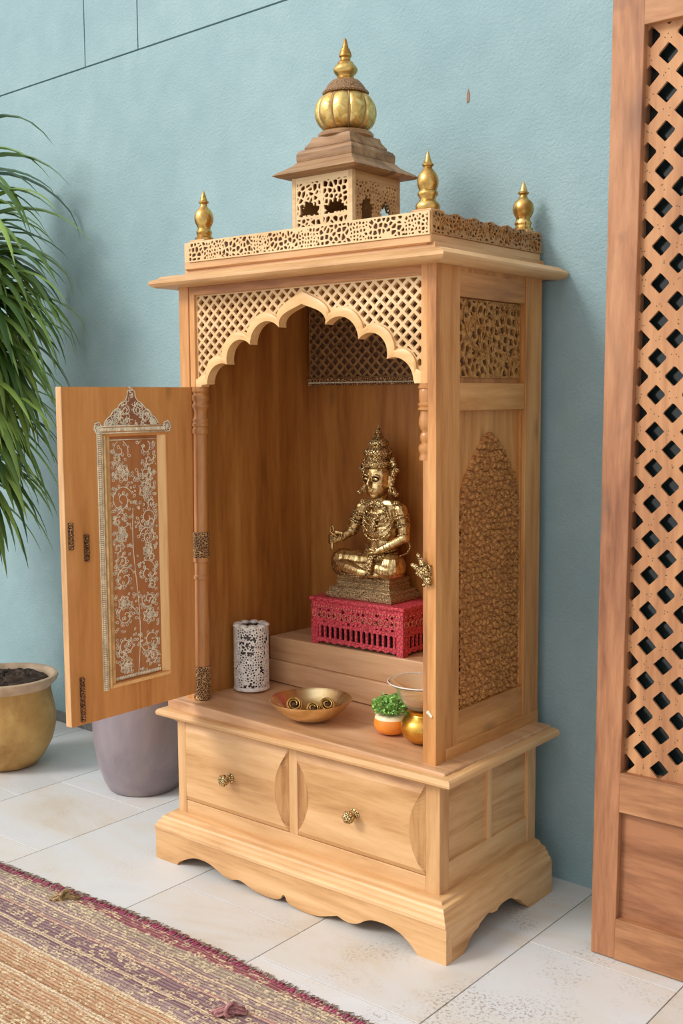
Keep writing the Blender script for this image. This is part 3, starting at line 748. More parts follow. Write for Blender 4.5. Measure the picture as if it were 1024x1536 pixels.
# corner finials
FP = [(0.0001, 0), (0.024, 0), (0.0258, 0.003), (0.0262, 0.008), (0.0248, 0.013), (0.0195, 0.0175), (0.0168, 0.022), (0.0178, 0.0265), (0.0215, 0.031), (0.0222, 0.0345), (0.0205, 0.038), (0.0180, 0.0405), (0.0192, 0.044), (0.0215, 0.049), (0.0228, 0.056), (0.0224, 0.064), (0.0198, 0.072), (0.0150, 0.079), (0.0100, 0.0845), (0.0084, 0.088), (0.0090, 0.090), (0.0120, 0.0915), (0.0122, 0.0945), (0.0090, 0.097), (0.0080, 0.099), (0.0070, 0.103), (0.0040, 0.113), (0.0012, 0.121), (0.0001, 0.1225)]
FP2 = [(0.0001, 0), (0.022, 0), (0.0225, 0.006), (0.018, 0.009), (0.0175, 0.014), (0.0195, 0.017), (0.0192, 0.021), (0.0165, 0.024), (0.0155, 0.029), (0.0185, 0.035), (0.0225, 0.043), (0.0238, 0.052), (0.0225, 0.062), (0.0180, 0.070), (0.0110, 0.0765), (0.0085, 0.081), (0.0085, 0.085), (0.0125, 0.088), (0.0128, 0.0905), (0.0090, 0.093), (0.0085, 0.096), (0.0060, 0.104), (0.0018, 0.115), (0.0001, 0.1165)]
for (fx, fy, P_, h, rs_) in ((0.346, 0.092, FP, 1.0, 1.0), (-0.328, 0.092, FP2, 1.04, 1.0), (0.343, 0.492, FP2, 1.0, 1.05), (-0.340, 0.492, FP2, 1.0, 1.0)):
    b_ = MB().box(fx - .026, fx + .026, fy - .026, fy + .026, 1.530, 1.5925 if fx > 0 or True else 1.59).build('finial_block', M_piny, SH, bevel=0.002)
    MB().lathe([(r * rs_, z * h) for r, z in P_], (fx, fy, 1.5925), n=36).build('corner_finial', M_gold, SH, smooth=40)

# tower and dome
tx, ty = -0.006, 0.255; hb = 0.0925
TW = empty('roof_tower', (0, 0, 0)); TW.parent = SH
mb = MB().box(tx - hb + .002, tx + hb - .002, ty - hb + .002, ty + hb - .002, 1.530, 1.605)
mb.build('tower_base', M_dome_wood, TW, bevel=.001)
for sx_ in (-1, 1):
    for sy_ in (-1, 1):
        x = tx + sx_ * (hb - .006); y = ty + sy_ * (hb - .006)
        MB().box(x - .006, x + .006, y - .006, y + .006, 1.604, 1.732).build('tower_post', M_tanside if sy_ > 0 else M_tan, TW, bevel=.001)
MB().box(tx - hb + .003, tx + hb - .003, ty - hb + .003, ty + hb - .003, 1.728, 1.738).build('tower_ceiling', M_dome_wood, TW)
va2 = vor(14, 0.0145, 0.26, 0.85)
def towf(c):
    def f(u, v):
        du = u - c; base = np.maximum(va2(u, v), 0.0)
        r = rectin(c - hb + .012, c + hb - .012, 1.602, 1.730)(u, v)
        solid = np.maximum(va2(u, v), 0.004 - np.abs(du) * 1.0)
        solid = np.maximum(solid, 0.004 - r); solid = np.maximum(solid, np.where(v > 1.716, 0.003, -1)); solid = np.maximum(solid, 0.003 - np.abs(v - 1.629))
        # two gabled openings
        for q in (-1, 1):
            w = np.abs(np.abs(du - q * 0.040)); top = 1.668 - 0.55 * w + 0.006 * np.sin(u * 420)
            op = np.minimum(np.minimum(0.027 - w, v - 1.635), top - v)
            solid = np.minimum(solid, -op)
        return solid
    return f
def towg(c):
    def f(u, v):
        du = u - c; r = rectin(c - hb + .012, c + hb - .012, 1.602, 1.730)(u, v)
        solid = np.maximum(vb(u, v) + .0006, np.maximum(0.004 - r, np.where(v > 1.712, 0.003, -1)))
        for q, w0, h0 in ((-0.035, 0.021, 1.672), (0.037, 0.018, 1.668)):
            w = np.abs(du - q); top = h0 - 6.5 * w * w / 0.1 * 0.7 + 0.004 * np.sin(u * 500)
            op = np.minimum(np.minimum(w0 - w, v - 1.606), top - v); solid = np.minimum(solid, -op)
        return solid
    return f
MB().sheet(towf(tx), tx - hb + .012, tx + hb - .012, 1.602, 1.730, 0.0017, FR(ty - hb + .005), 0.0, 0.004).build('tower_fretwork', M_tan, TW)
MB().sheet(lambda u, v: np.where(u < tx + 0.01, np.maximum(vb(u, v) + .0022, 0.0001), towg(tx)(u, v)), tx - hb + .012, tx + hb - .012, 1.602, 1.730, 0.0019, FR(ty + hb - .001), 0.0, 0.004).build('tower_fretwork', M_tanside, TW)
MB().sheet(towg(ty), ty - hb + .012, ty + hb - .012, 1.602, 1.730, 0.0017, SD(tx + hb - .005), 0.0, 0.004).build('tower_fretwork', M_tanside, TW)
MB().sheet(lambda u, v: vb(u, v) + .0022, ty - hb + .012, ty + hb - .012, 1.602, 1.730, 0.0019, SD(tx - hb + .001), 0.0, 0.004).build('tower_fretwork', M_tanside, TW)
MB().ring4(tx, ty, [(0.088, 1.730), (0.118, 1.7325), (0.1265, 1.7375), (0.118, 1.7445), (0.104, 1.7520), (0.092, 1.7600), (0.086, 1.7665), (0.084, 1.769)]).build('tower_eave', M_dome_wood, TW, bevel=.0008)
MB().ring4(tx, ty, [(0.078, 1.767), (0.0835, 1.7695), (0.0845, 1.775), (0.0845, 1.787), (0.081, 1.794), (0.074, 1.7985), (0.070, 1.800)]).build('tower_step', M_dome_wood, TW, bevel=.0006)
MB().ring4(tx, ty, [(0.066, 1.798), (0.0705, 1.8005), (0.0705, 1.804), (0.064, 1.8115), (0.060, 1.818), (0.0585, 1.825), (0.052, 1.826)]).build('tower_step', M_dome_wood, TW, bevel=.0006)
MB().lathe([(0.06, 1.822), (0.0665, 1.826), (0.0665, 1.832), (0.0625, 1.836), (0.05, 1.838)], (tx, ty, 0), n=48).build('dome_collar', M_dome_wood, TW, smooth=40)
nl = 10
dp = [(0.056, 1.834)] + [(0.0735 * math.cos(a) ** 0.62 if math.cos(a) > 0 else 0, 1.884 + 0.050 * math.sin(a)) for a in [math.radians(q) for q in range(-66, 67, 6)]] + [(0.040, 1.9325)]
dome = MB().lathe(dp, (tx, ty, 0), n=200, rad=lambda a, z: 0.88 + 0.135 * abs(math.sin(nl / 2 * (a + 0.133))) ** 0.42)
dome.build('lobed_dome', M_gilt, TW, smooth=60)
mb = MB()
for k_ in range(nl):
    a = 2 * PI * k_ / nl - 0.133
    pts = [(tx + r * 0.925 * math.cos(a), ty + r * 0.925 * math.sin(a), z) for r, z in dp[1:-1]]
    mb.tube(pts, 0.0022, 6)
mb.build('dome_ribs', M_dome_wood, TW, smooth=180)
MB().lathe([(0.035, 1.9255), (0.0545, 1.9275), (0.0560, 1.9305), (0.0540, 1.9335), (0.0500, 1.9350), (0.0480, 1.9400), (0.0420, 1.9480), (0.0330, 1.9560), (0.024, 1.9590)], (tx, ty, 0), n=64, rad=lambda a, z: 1 + (0.012 * math.sin(60 * a) if 1.936 < z < 1.957 else 0)).build('dome_cap', chased('dome_cap_wood', (170, 130, 84), (96, 62, 34), 260, 0.55, 0.0, 0.6), TW, smooth=40)
MB().lathe([(0.0215, 1.957), (0.0225, 1.961), (0.0195, 1.966), (0.0205, 1.970), (0.0250, 1.9745), (0.0290, 1.982), (0.0290, 1.987), (0.0250, 1.994), (0.0195, 1.999), (0.0195, 2.0015), (0.0170, 2.004), (0.0125, 2.007), (0.0120, 2.0135), (0.0150, 2.0165), (0.0152, 2.020), (0.0135, 2.026), (0.0115, 2.0305), (0.0105, 2.034), (0.0078, 2.035), (0.0070, 2.040), (0.0030, 2.057), (0.0002, 2.060)], (tx, ty, 0), n=40).build('dome_finial', M_gold, TW, smooth=40)

for ch in TW.children:
    for v_ in ch.data.vertices:
        v_.co.z = float(np.interp(v_.co.z, [1.0, 1.605, 1.730, 1.7375, 1.767, 1.7985, 1.836, 1.9275, 1.957, 1.987, 2.06], [1.0, 1.605, 1.7225, 1.729, 1.7595, 1.790, 1.8305, 1.9205, 1.9525, 1.979, 2.0515]))

# ------------------------------------------------------------------ the open door (part of the cabinet)
DX = -0.335; DR = empty('door', (0, 0, 0)); DR.parent = SH
y0, y1, z0, z1 = -0.347, 0.040, 0.4545, 1.2305
pa, pb, pc, pd = -0.225, -0.050, 0.532, 1.116      # opening
mb = MB()
for a in ((y0, pa, z0, z1), (pb, y1, z0, z1), (pa, pb, z0, pc), (pa, pb, pd, z1)): mb.box(DX - .020, DX, *a)
bm_ = bmesh.new(); me_ = bpy.data.meshes.new('t'); me_.from_pydata(mb.v, [], mb.f); bm_.from_mesh(me_)
bmesh.ops.remove_doubles(bm_, verts=bm_.verts, dist=1e-5); bpy.data.meshes.remove(me_)
mb.build('door_frame', M_door, DR)
bx('door_edge', M_pinz, DX - .0205, DX - .0003, y0 - .002, y0 + .0006, z0, z1, par=DR)
bx('inset_panel', M_recess, DX - .016, DX - .008, pa - .004, pb + .004, pc - .004, pd + .004, par=DR)
def slope(name, mat, pts): MB().add(pts, [(0, 1, 2, 3)]).build(name, mat, DR)
# moulding inside the opening: stepped on the left, wide bevel on the right and bottom
mb = MB()
mb.tube([(DX + .001, pa - .0075, pc - .006), (DX + .001, pa - .0075, pd + .002)], 0.0038, 10)
mb.box(DX - .010, DX - .001, pa, pa + .008, pc, pd)
mb.build('panel_moulding', plain('pale_gilt_moulding', (206, 176, 122), 0.4, 0.3, 0.2, 200), DR, smooth=40)
M_lightm = wood('pale_moulding_wood', (214, 162, 98), (234, 186, 122), (244, 202, 142), 'z', knots=0)
mb = MB()
mb.hexa([(DX - .012, pb - .016, pc), (DX - .008, pb - .016, pc), (DX - .012, pb, pc), (DX + .003, pb, pc), (DX - .012, pb - .016, pd - .0), (DX - .008, pb - .016, pd), (DX - .012, pb, pd), (DX + .003, pb, pd)])
mb.box(DX - .003, DX + .004, pb, pb + .003, pc - .008, pd)
mb.build('panel_moulding', M_lightm, DR)
mb = MB(); mb.box(DX - .010, DX + .003, pa - .010, pb + .002, pc - .010, pc - .002); mb.build('panel_moulding', M_lightm, DR, bevel=.001)
# beaded bands
mb = MB(); z = pc - .010
while z < pd + .024: mb.ball((DX + .001, -0.2465, z), 0.0036, (0.9, 1.5, 0.62), n=7, m=5); z += 0.0046
mb.box(DX - .001, DX + .0012, -0.2545, -0.2515, pc - .012, pd + .024).box(DX - .001, DX + .0012, -0.2415, -0.2385, pc - .012, pd + .024)
y = -0.243
while y < -0.048: mb.ball((DX + .001, y, pd + .016), 0.0036, (0.9, 0.62, 1.4), n=7, m=5); y += 0.0046
mb.box(DX - .001, DX + .0015, -0.245, -0.045, pd + .0065, pd + .0095).box(DX - .001, DX + .0015, -0.245, -0.045, pd + .0225, pd + .0255)
y = pa + .012
while y < pb - .018: mb.ball((DX - .0075, y, pc + .007), 0.0035, (0.8, 0.6, 1.4), n=7, m=5); y += 0.0050
mb.box(DX - .0085, DX - .0062, pa + .010, pa + .0125, pc + .002, pd - .006).box(DX - .0085, DX - .0062, pa + .010, pb - .018, pd - .010, pd - .0075)
mb.build('beaded_border', M_bead, DR, smooth=180)

# scrolling vine inlay
def vine():
    mb = MB(); rnd = random.Random(12); X = DX - .0078
    L_, R_2 = pa + .014, pb - .020; B_, T_ = pc + .012, pd - .012
    def ok(y, z): return L_ <= y <= R_2 and B_ <= z <= T_
    def stroke(pts, r):
        seg = []
        for y, z in pts:
            if ok(y, z): seg.append((X, y, z))
            else:
                if len(seg) > 1: mb.tube(seg, r, 4)
                seg = []
        if len(seg) > 1: mb.tube(seg, r, 4)
    def leaf(y, z, a, s):
        # little curled leaf
        n = 6; p = []
        for t in range(n + 1):
            q = t / n; p.append((y + s * (q * math.cos(a) + 0.35 * math.sin(q * PI) * math.cos(a + 1.57)), z + s * (q * math.sin(a) + 0.35 * math.sin(q * PI) * math.sin(a + 1.57))))
        for t in range(n, -1, -1):
            q = t / n; p.append((y + s * (q * math.cos(a) - 0.3 * math.sin(q * PI) * math.cos(a + 1.57)), z + s * (q * math.sin(a) - 0.3 * math.sin(q * PI) * math.sin(a + 1.57))))
        stroke(p, 0.0009)
    def spiral(cy, cz, r, a0, turns, sgn, leaves=True):
        n = int(26 * turns); pts = []
        for i in range(n + 1):
            t = i / n; rr = r * (1 - 0.86 * t); a = a0 + sgn * 2 * PI * turns * t
            pts.append((cy + rr * math.cos(a), cz + rr * math.sin(a)))
            if leaves and i % 3 == 0 and t < 0.85: leaf(pts[-1][0], pts[-1][1], a + rnd.uniform(-0.7, 0.7), rnd.uniform(0.006, 0.011) * min(1, r / 0.025))
        stroke(pts, 0.0012)
    def flower(cy, cz, r):
        for k_ in range(7):
            a = 2 * PI * k_ / 7; leaf(cy, cz, a, r)
        for rr in (r * 0.35, r * 0.75): stroke([(cy + rr * math.cos(i * PI / 8) * (1 + .08 * math.sin(5 * i)), cz + rr * math.sin(i * PI / 8)) for i in range(17)], 0.0009)
    cy0 = (L_ + R_2) / 2
    stroke([(cy0 + 0.008 * math.sin((z - B_) * 14), z) for z in np.linspace(B_, B_ + 0.40, 60)], 0.0011)
    hs = np.linspace(B_ + 0.030, T_ - 0.030, 11)
    for i, z in enumerate(hs):
        gap = rnd.random()
        for sd in (-1, 1):
            if (i, sd) in ((2, 1), (6, -1)): pass
            rr = rnd.uniform(0.022, 0.034)
            cyy = cy0 + sd * (R_2 - L_) * 0.27 + rnd.uniform(-.004, .004); zz = z + rnd.uniform(-.014, .014)
            if (i + (sd > 0)) % 3 == 0: flower(cyy, zz, rr * 0.72)
            else: spiral(cyy, zz, rr, (0 if sd < 0 else PI) + rnd.uniform(-.6, .6), rnd.uniform(1.1, 1.7), sd * (1 if i % 2 else -1))
            if rnd.random() < .7: spiral(cyy + sd * .012, zz + .034, 0.011, rnd.uniform(0, 6), 1.2, -sd)
    for i in range(420):
        yy = rnd.uniform(L_, R_2); zz = rnd.uniform(B_, T_)
        if math.sin(zz * 46) * math.cos(yy * 60 + zz * 20) > -.25: leaf(yy, zz, rnd.uniform(0, 6.28), rnd.uniform(0.005, 0.010))
    for i in range(40):
        leaf(L_ + rnd.uniform(0, .006), rnd.uniform(B_, T_), rnd.uniform(-1, 1), 0.009); leaf(R_2 - rnd.uniform(0, .006), rnd.uniform(B_, T_), PI + rnd.uniform(-1, 1), 0.009)
    # crest
    Xc = DX + .0010; cc = -0.150; cb = pd + .026
    def top(y): a = abs((y - cc) / 0.085); return cb + 0.072 * max(0, 1 - a) ** 0.85 + (0.012 if a < .15 else 0)
    def st2(pts, r): mb.tube([(Xc, y, z) for y, z in pts], r, 4)
    out_ = [(y, top(y) - 0.002 + 0.004 * abs(math.sin((y - cc) * 150))) for y in np.linspace(cc - 0.083, cc + 0.083, 70)]
    st2(out_, 0.0014)
    for k_ in range(150):
        yy = rnd.uniform(cc - .078, cc + .078); zz = rnd.uniform(cb, top(yy) - .004)
        if zz < cb: continue
        r = rnd.uniform(.003, .009); a0 = rnd.uniform(0, 6.28); sg = rnd.choice((-1, 1))
        pts = [(yy + r * (1 - t / 12) * math.cos(a0 + sg * t * .5), zz + r * (1 - t / 12) * math.sin(a0 + sg * t * .5)) for t in range(10)]
        pts = [(p, min(max(q, cb), top(p))) for p, q in pts]; st2(pts, 0.0009)
    for s_ in (-1, 1):
        for (dy, dz, r, a0) in ((0.045, 0.020, 0.017, 0), (0.018, 0.034, 0.014, 1), (0.066, 0.008, 0.010, 2)):
            st2([(cc + s_ * (dy + r * (1 - t / 30) * math.cos(a0 + t * .4)), cb + dz + r * (1 - t / 30) * math.sin(a0 + t * .4)) for t in range(24)], 0.0012)
    st2([(cc + .006 * math.sin(t), cb + .07 + t * .0016) for t in range(12)], 0.0016)
    # corner rosettes
    for y_ in (-0.250, -0.040):
        for k_ in range(6):
            a = k_ * PI / 3; st2([(y_ + .011 * math.cos(a + t * .35) * t / 6, pd + .020 + .013 * math.sin(a + t * .35) * t / 6) for t in range(8)], 0.0013)
        st2([(y_ + .011 * math.cos(t * .5), pd + .020 + .013 * math.sin(t * .5)) for t in range(14)], 0.0012)
    return mb
vine().build('vine_inlay', M_filig, DR, smooth=180)
mb = MB(); n = 40; cc = -0.150; cb = pd + .026
ys = np.linspace(cc - .084, cc + .084, n)
mb.prism([(y, cb + 0.072 * max(0, 1 - abs((y - cc) / 0.085)) ** 0.85 + (0.012 if abs((y - cc) / 0.085) < .12 else 0)) for y in ys] + [(cc + .084, cb - .001), (cc - .084, cb - .001)], SD(DX), -0.001, 0.0006)
for y_ in (-0.250, -0.040): mb.prism([(y_ + .011 * math.cos(a * PI / 6), pd + .020 + .014 * math.sin(a * PI / 6)) for a in range(12)], SD(DX), -0.001, 0.0006)
mb.build('crest_ground', plain('brown_crest_ground', (150, 96, 66), 0.6), DR)
# bolts and pull
def bolt(y, za, zb, r, nm):
    mb = MB().box(DX - .001, DX + .003, y - r * 1.15, y + r * 1.15, za, zb)
    n_ = int((zb - za) / 0.006)
    for i in range(n_): mb.ball((DX + .005, y, za + (i + .5) * (zb - za) / n_), 0.0052, (1, 0.9 + .25 * (i % 2), 0.75), n=8, m=6)
    mb.build(nm, M_bronze, DR, smooth=60)
bolt(-0.336, 0.864, 0.925, 0.0055, 'door_bolt'); bolt(-0.2925, 0.833, 0.895, 0.006, 'door_pull'); bolt(-0.3175, 0.462, 0.566, 0.005, 'door_bolt')

# ------------------------------------------------------------------ things standing inside
ST = empty('offering_step', (0, 0, 0), label='two-tier wooden step under the red pedestal inside the shrine', cat='step')
mb = MB(); xa, xb = -0.345, 0.352
def zs(x): return 0.552 - 0.0 * x
mb.hexa([(xa, 0.327, 0.490), (xb, 0.327, 0.478), (xa + .012, 0.4860, 0.490), (xb, 0.4860, 0.478), (xa, 0.327, 0.5525), (xb, 0.327, 0.5525), (xa + .012, 0.4860, 0.5525), (xb, 0.4860, 0.5525)])
mb.build('upper_tread', M_shx, ST, bevel=0.003)
mb = MB(); mb.hexa([(xa, 0.315, zf(xa)), (xb, 0.315, zf(xb)), (xa + .010, 0.4860, zf(xa)), (xb, 0.4860, zf(xb)), (xa, 0.318, 0.490), (xb, 0.318, 0.478), (xa + .010, 0.4860, 0.490), (xb, 0.4860, 0.478)])
mb.build('lower_tread', M_shx, ST, bevel=0.003)

def arch_row(u, v, c0, pitch, hw, zb, ztp):
    a = (u - c0) / pitch; d = np.abs(a - np.round(a)) * pitch
    return np.minimum(hw - d, np.minimum(v - zb, ztp - v - np.maximum(0, d - hw * 0.3) * 0.8))
PD = empty('red_pedestal', (-0.04, 0.41, 0.5525), label='red lacquered carved pedestal with pierced sides under the brass idol', cat='pedestal')
def loc(mb, o): mb.v = [(x - o.location.x, y - o.location.y, z - o.location.z) for x, y, z in mb.v]; return mb
x0, x1, yA, yB2 = -0.199, 0.104, 0.333, 0.483; zb, ztp = 0.5525, 0.680
mb = MB(); mb.box(x0 - .004, x1 + .004, yA - .003, yB2 + .002, 0.668, 0.6785)
loc(mb, PD).build('top_board', M_red, PD, bevel=0.003)
mb = MB()
for X_ in (x0, x1 - .022):
    for Y_ in (yA, yB2 - .022): mb.hexa([(X_, Y_, zb), (X_ + .022, Y_, zb), (X_, Y_ + .022, zb), (X_ + .022, Y_ + .022, zb), (X_, Y_, 0.668), (X_ + .022, Y_, 0.668), (X_, Y_ + .022, 0.668), (X_ + .022, Y_ + .022, 0.668)])
for i in range(4):
    m_ = MB(); m_.v = mb.v[i * 8:i * 8 + 8]; m_.f = [tuple(q for q in f) for f in mb.f[:6]]
    loc(m_, PD).build('leg', M_red, PD, bevel=0.002)
vr = vor(40, 0.016, 0.40, 0.7)
def pf(c0, a, b):
    def f(u, v):
        holes = arch_row(u, v, c0, 0.0175, 0.0052, 0.572, 0.604)
        med = vr(u, v); body = np.where((v > 0.612) & (v < 0.655), np.maximum(med + .001, -1), 0.004)
        g = np.minimum(body, -holes)
        return np.minimum(g, np.where(v < 0.566, v - 0.560 + 0.002 * np.cos(u * 260), 1))
    return f
m_ = MB().sheet(pf(x0 + .02, x0, x1), x0 + .018, x1 - .018, 0.556, 0.669, 0.0016, FR(yA + .006), 0.0, 0.0045); loc(m_, PD).build('pierced_front', M_red, PD)
m_ = MB().sheet(pf(yA + .02, yA, yB2), yA + .018, yB2 - .018, 0.556, 0.669, 0.0016, SD(x1 - .006), 0.0, 0.0045); loc(m_, PD).build('pierced_side', M_red, PD)
m_ = MB().sheet(pf(yA + .02, yA, yB2), yA + .018, yB2 - .018, 0.556, 0.669, 0.0020, SD(x0 + .002), 0.0, 0.0045); loc(m_, PD).build('pierced_side', M_red, PD)
m_ = MB().box(x0 + .008, x1 - .008, yA + .008, yA + .010, 0.606, 0.668).box(x1 - .010, x1 - .008, yA + .01, yB2 - .01, 0.606, 0.668); loc(m_, PD).build('backing', plain('maroon_backing', (110, 34, 36), 0.7), PD)
m_ = MB().box(x0 + .020, x1 - .020, yA + .030, yB2 - .012, 0.556, 0.604); loc(m_, PD).build('shade_block', M_hollowshade, PD)  # solid black box, painted shade for the pedestal's open inside
m_ = MB(); rr = random.Random(2)
u = x0 + .012
while u < x1 - .006:
    m_.tube([(u + .007 * math.cos(t * .6), yA - .0003, 0.634 + .008 * math.sin(t * .6)) for t in range(11)], 0.0010, 4); m_.ball((u + .0085, yA - .0003, 0.655), 0.0022, n=6, m=5); m_.ball((u, yA - .0003, 0.655), 0.0018, n=6, m=5); u += 0.017
v_ = yA + .012
while v_ < yB2 - .006:
    m_.tube([(x1 + .0003, v_ + .007 * math.cos(t * .6), 0.634 + .008 * math.sin(t * .6)) for t in range(11)], 0.0010, 4); m_.ball((x1 + .0003, v_, 0.655), 0.002, n=6, m=5); v_ += 0.017
loc(m_, PD).build('gilt_scrolls', M_redgold, PD, smooth=180)

# ---------------------------------------------------------------- brass idol
ID = empty('brass_idol', (-0.05, 0.418, 0.6785), label='seated brass deity statue with tall crown on a stepped brass base', cat='statue')
IX, IY = -0.052, 0.420
mb = MB()
def rbox(x0, x1, y0, y1, prof_):
    o = []
    for off, z in prof_: o += [(x0 - off, y0 - off, z), (x1 + off, y0 - off, z), (x1 + off, y1 + off, z), (x0 - off, y1 + off, z)]
    m = len(prof_); mb.add(o, [(j * 4 + i, j * 4 + (i + 1) % 4, (j + 1) * 4 + (i + 1) % 4, (j + 1) * 4 + i) for j in range(m - 1) for i in range(4)] + [(3, 2, 1, 0), tuple((m - 1) * 4 + i for i in range(4))])
rbox(-0.141, 0.030, 0.374, 0.462, [(0.021, 0.6787), (0.022, 0.681), (0.022, 0.690), (0.018, 0.694), (0.015, 0.696), (0.016, 0.702), (0.013, 0.706), (0.004, 0.709), (0.0, 0.712), (0.002, 0.717), (0.002, 0.721), (-0.002, 0.724), (0.001, 0.729), (0.001, 0.736), (-0.003, 0.738)])
loc(mb, ID).build('stepped_base', M_idolb, ID, bevel=0.0012)
# body, one skin; face turned towards -y
Z0 = 0.736
b = MB()
cx = -0.026; T = 0.413
def scl(m, c, sx_, sz_=None, sy_=None, i0=0):
    sz_ = sz_ or sx_; sy_ = sy_ or sx_
    m.v = m.v[:i0] + [(c[0] + (x - c[0]) * sx_, c[1] + (y - c[1]) * sy_, c[2] + (z - c[2]) * sz_) for x, y, z in m.v[i0:]]; return m
Lk = (-0.142, 0.392, Z0 + .026); Rk = (0.034, 0.392, Z0 + .024)     # knees
# pelvis and torso
b.ball((cx - .008, T + .008, Z0 + .032), 0.042, (1.25, 0.80, 0.85)); b.ball((cx - .004, T + .006, Z0 + .060), 0.034, (1.12, 0.78, 1.0))
b.ball((cx, T, Z0 + .086), 0.035, (1.22, 0.72, 1.1)); b.ball((cx, T - .002, Z0 + .122), 0.039, (1.34, 0.70, 1.0)); b.ball((cx, T, Z0 + .158), 0.041, (1.42, 0.62, 0.9)); b.ball((cx, T + .002, Z0 + .186), 0.035, (1.62, 0.60, 0.74))
b.limb([(cx, T, Z0 + .18), (cx - .001, T - .003, Z0 + .222)], (0.024, 0.022))
# thighs and folded shins
b.limb([(-0.075, T + .002, Z0 + .030), (-0.105, T - .010, Z0 + .033), (-0.138, 0.398, Z0 + .034)], (0.033, 0.035, 0.0355))
b.limb([(-0.005, T + .002, Z0 + .028), (0.012, T - .010, Z0 + .030), (0.024, 0.396, Z0 + .032)], (0.033, 0.036, 0.0365))
b.limb([(-0.136, 0.384, Z0 + .024), (-0.095, 0.370, Z0 + .020), (-0.055, 0.362, Z0 + .016), (-0.024, 0.362, Z0 + .014)], (0.026, 0.022, 0.015, 0.011))
b.limb([(0.024, 0.382, Z0 + .022), (-0.008, 0.376, Z0 + .026), (-0.052, 0.374, Z0 + .028), (-0.078, 0.372, Z0 + .030)], (0.024, 0.021, 0.015, 0.011))
b.ball((-0.012, 0.366, Z0 + .012), 0.013, (1.6, 0.9, 0.7)); b.ball((-0.088, 0.371, Z0 + .030), 0.012, (1.5, 0.8, 0.7))
# his right arm (picture left): shoulder - elbow - hand holding a rod
SA = (cx - .062, T + .002, Z0 + .178); EA = (cx - .090, T - .004, Z0 + .116); HA = (-0.142, 0.372, Z0 + .094)
b.limb([SA, ((SA[0] + EA[0]) / 2 - .003, T, (SA[2] + EA[2]) / 2), EA], (0.0185, 0.0175, 0.0145)); b.limb([EA, ((EA[0] + HA[0]) / 2, 0.388, (EA[2] + HA[2]) / 2 - .002), HA], (0.0125, 0.0115, 0.0075))
b.ball((HA[0] - .004, HA[1] - .002, HA[2]), 0.0095, (1, 0.8, 1.15))
for i in range(4):
    zz = HA[2] + .010 - i * .0062
    b.limb([(HA[0] - .002, HA[1] + .004, zz), (HA[0] - .014, HA[1] - .002, zz), (HA[0] - .015, HA[1] - .011, zz), (HA[0] - .006, HA[1] - .014, zz)], (0.0034, 0.0032, 0.0030, 0.0026))
b.limb([(HA[0] + .004, HA[1] - .004, HA[2] + .009), (HA[0] - .002, HA[1] - .012, HA[2] + .016), (HA[0] - .008, HA[1] - .013, HA[2] + .020)], (0.0038, 0.0034, 0.0026))
# his left arm (picture right): elbow out, hand resting in the lap
SB = (cx + .062, T + .002, Z0 + .178); EB = (cx + .080, T - .004, Z0 + .108); HB = (-0.004, 0.370, Z0 + .074)
b.limb([SB, ((SB[0] + EB[0]) / 2 + .003, T + .001, (SB[2] + EB[2]) / 2), EB], (0.0185, 0.0175, 0.0145)); b.limb([EB, ((EB[0] + HB[0]) / 2, 0.386, (EB[2] + HB[2]) / 2 - .002), HB], (0.0130, 0.0120, 0.0080))
b.ball((HB[0] - .008, HB[1] - .002, HB[2] - .003), 0.011, (1.25, 0.85, 0.6))
for i in range(4):
    b.limb([(HB[0] - .012, HB[1] + .005 - i * .0050, HB[2] - .002 - i * .001), (HB[0] - .024 - (1 - abs(i - 1.5) / 1.5) * .003, HB[1] + .004 - i * .0048, HB[2] - .004 - i * .001), (HB[0] - .032 - (1 - abs(i - 1.5) / 1.5) * .004, HB[1] + .004 - i * .0045, HB[2] - .010 - i * .001)], (0.0032, 0.0029, 0.0024))
b.limb([(HB[0] - .004, HB[1] - .009, HB[2] + .002), (HB[0] - .014, HB[1] - .012, HB[2] + .005), (HB[0] - .021, HB[1] - .012, HB[2] + .003)], (0.0036, 0.0032, 0.0026))
# head
NB = len(b.v)
HC = Vector((cx - .004, T - .006, Z0 + .253)); hr = 0.0335
b.ball(HC + Vector((0, 0.002, 0.006)), hr, (0.92, 0.92, 1.05), n=18, m=12); b.ball(HC + Vector((0, -.006, -.014)), 0.0245, (0.98, 0.95, 0.95), n=14, m=10); b.ball(HC + Vector((0, -.017, -.0275)), 0.009, (1.2, 1, 0.8))
b.limb([HC + Vector((0, -.030, 0.006)), HC + Vector((0, -.0365, -.0065))], (0.0026, 0.0046)); b.ball(HC + Vector((-.0035, -.0335, -.0075)), 0.0026); b.ball(HC + Vector((.0035, -.0335, -.0075)), 0.0026)
for q in (-1, 1):
    b.limb([HC + Vector((q * .005, -.0300, .0095)), HC + Vector((q * .013, -.0285, .0115)), HC + Vector((q * .020, -.0235, .008))], (0.0020, 0.0024, 0.0018))
    b.limb([HC + Vector((q * .0305, 0, .006)), HC + Vector((q * .0315, .001, -.010)), HC + Vector((q * .031, .000, -.022))], (0.0048, 0.0042, 0.0052))
b.limb([HC + Vector((-.0075, -.0290, -.0155)), HC + Vector((0, -.0325, -.0148)), HC + Vector((.0075, -.0290, -.0155))], (0.0014, 0.0023, 0.0014)); b.limb([HC + Vector((-.0055, -.0290, -.0190)), HC + Vector((0, -.0315, -.0195)), HC + Vector((.0055, -.0290, -.0190))], (0.0014, 0.0025, 0.0014))
scl(b, HC, 1.30, 1.34, 1.15, NB)
body = loc(b, ID).build('body', M_idol, ID, smooth=180)
rm = body.modifiers.new('r', 'REMESH'); rm.mode = 'VOXEL'; rm.voxel_size = 0.0014; rm.use_smooth_shade = True
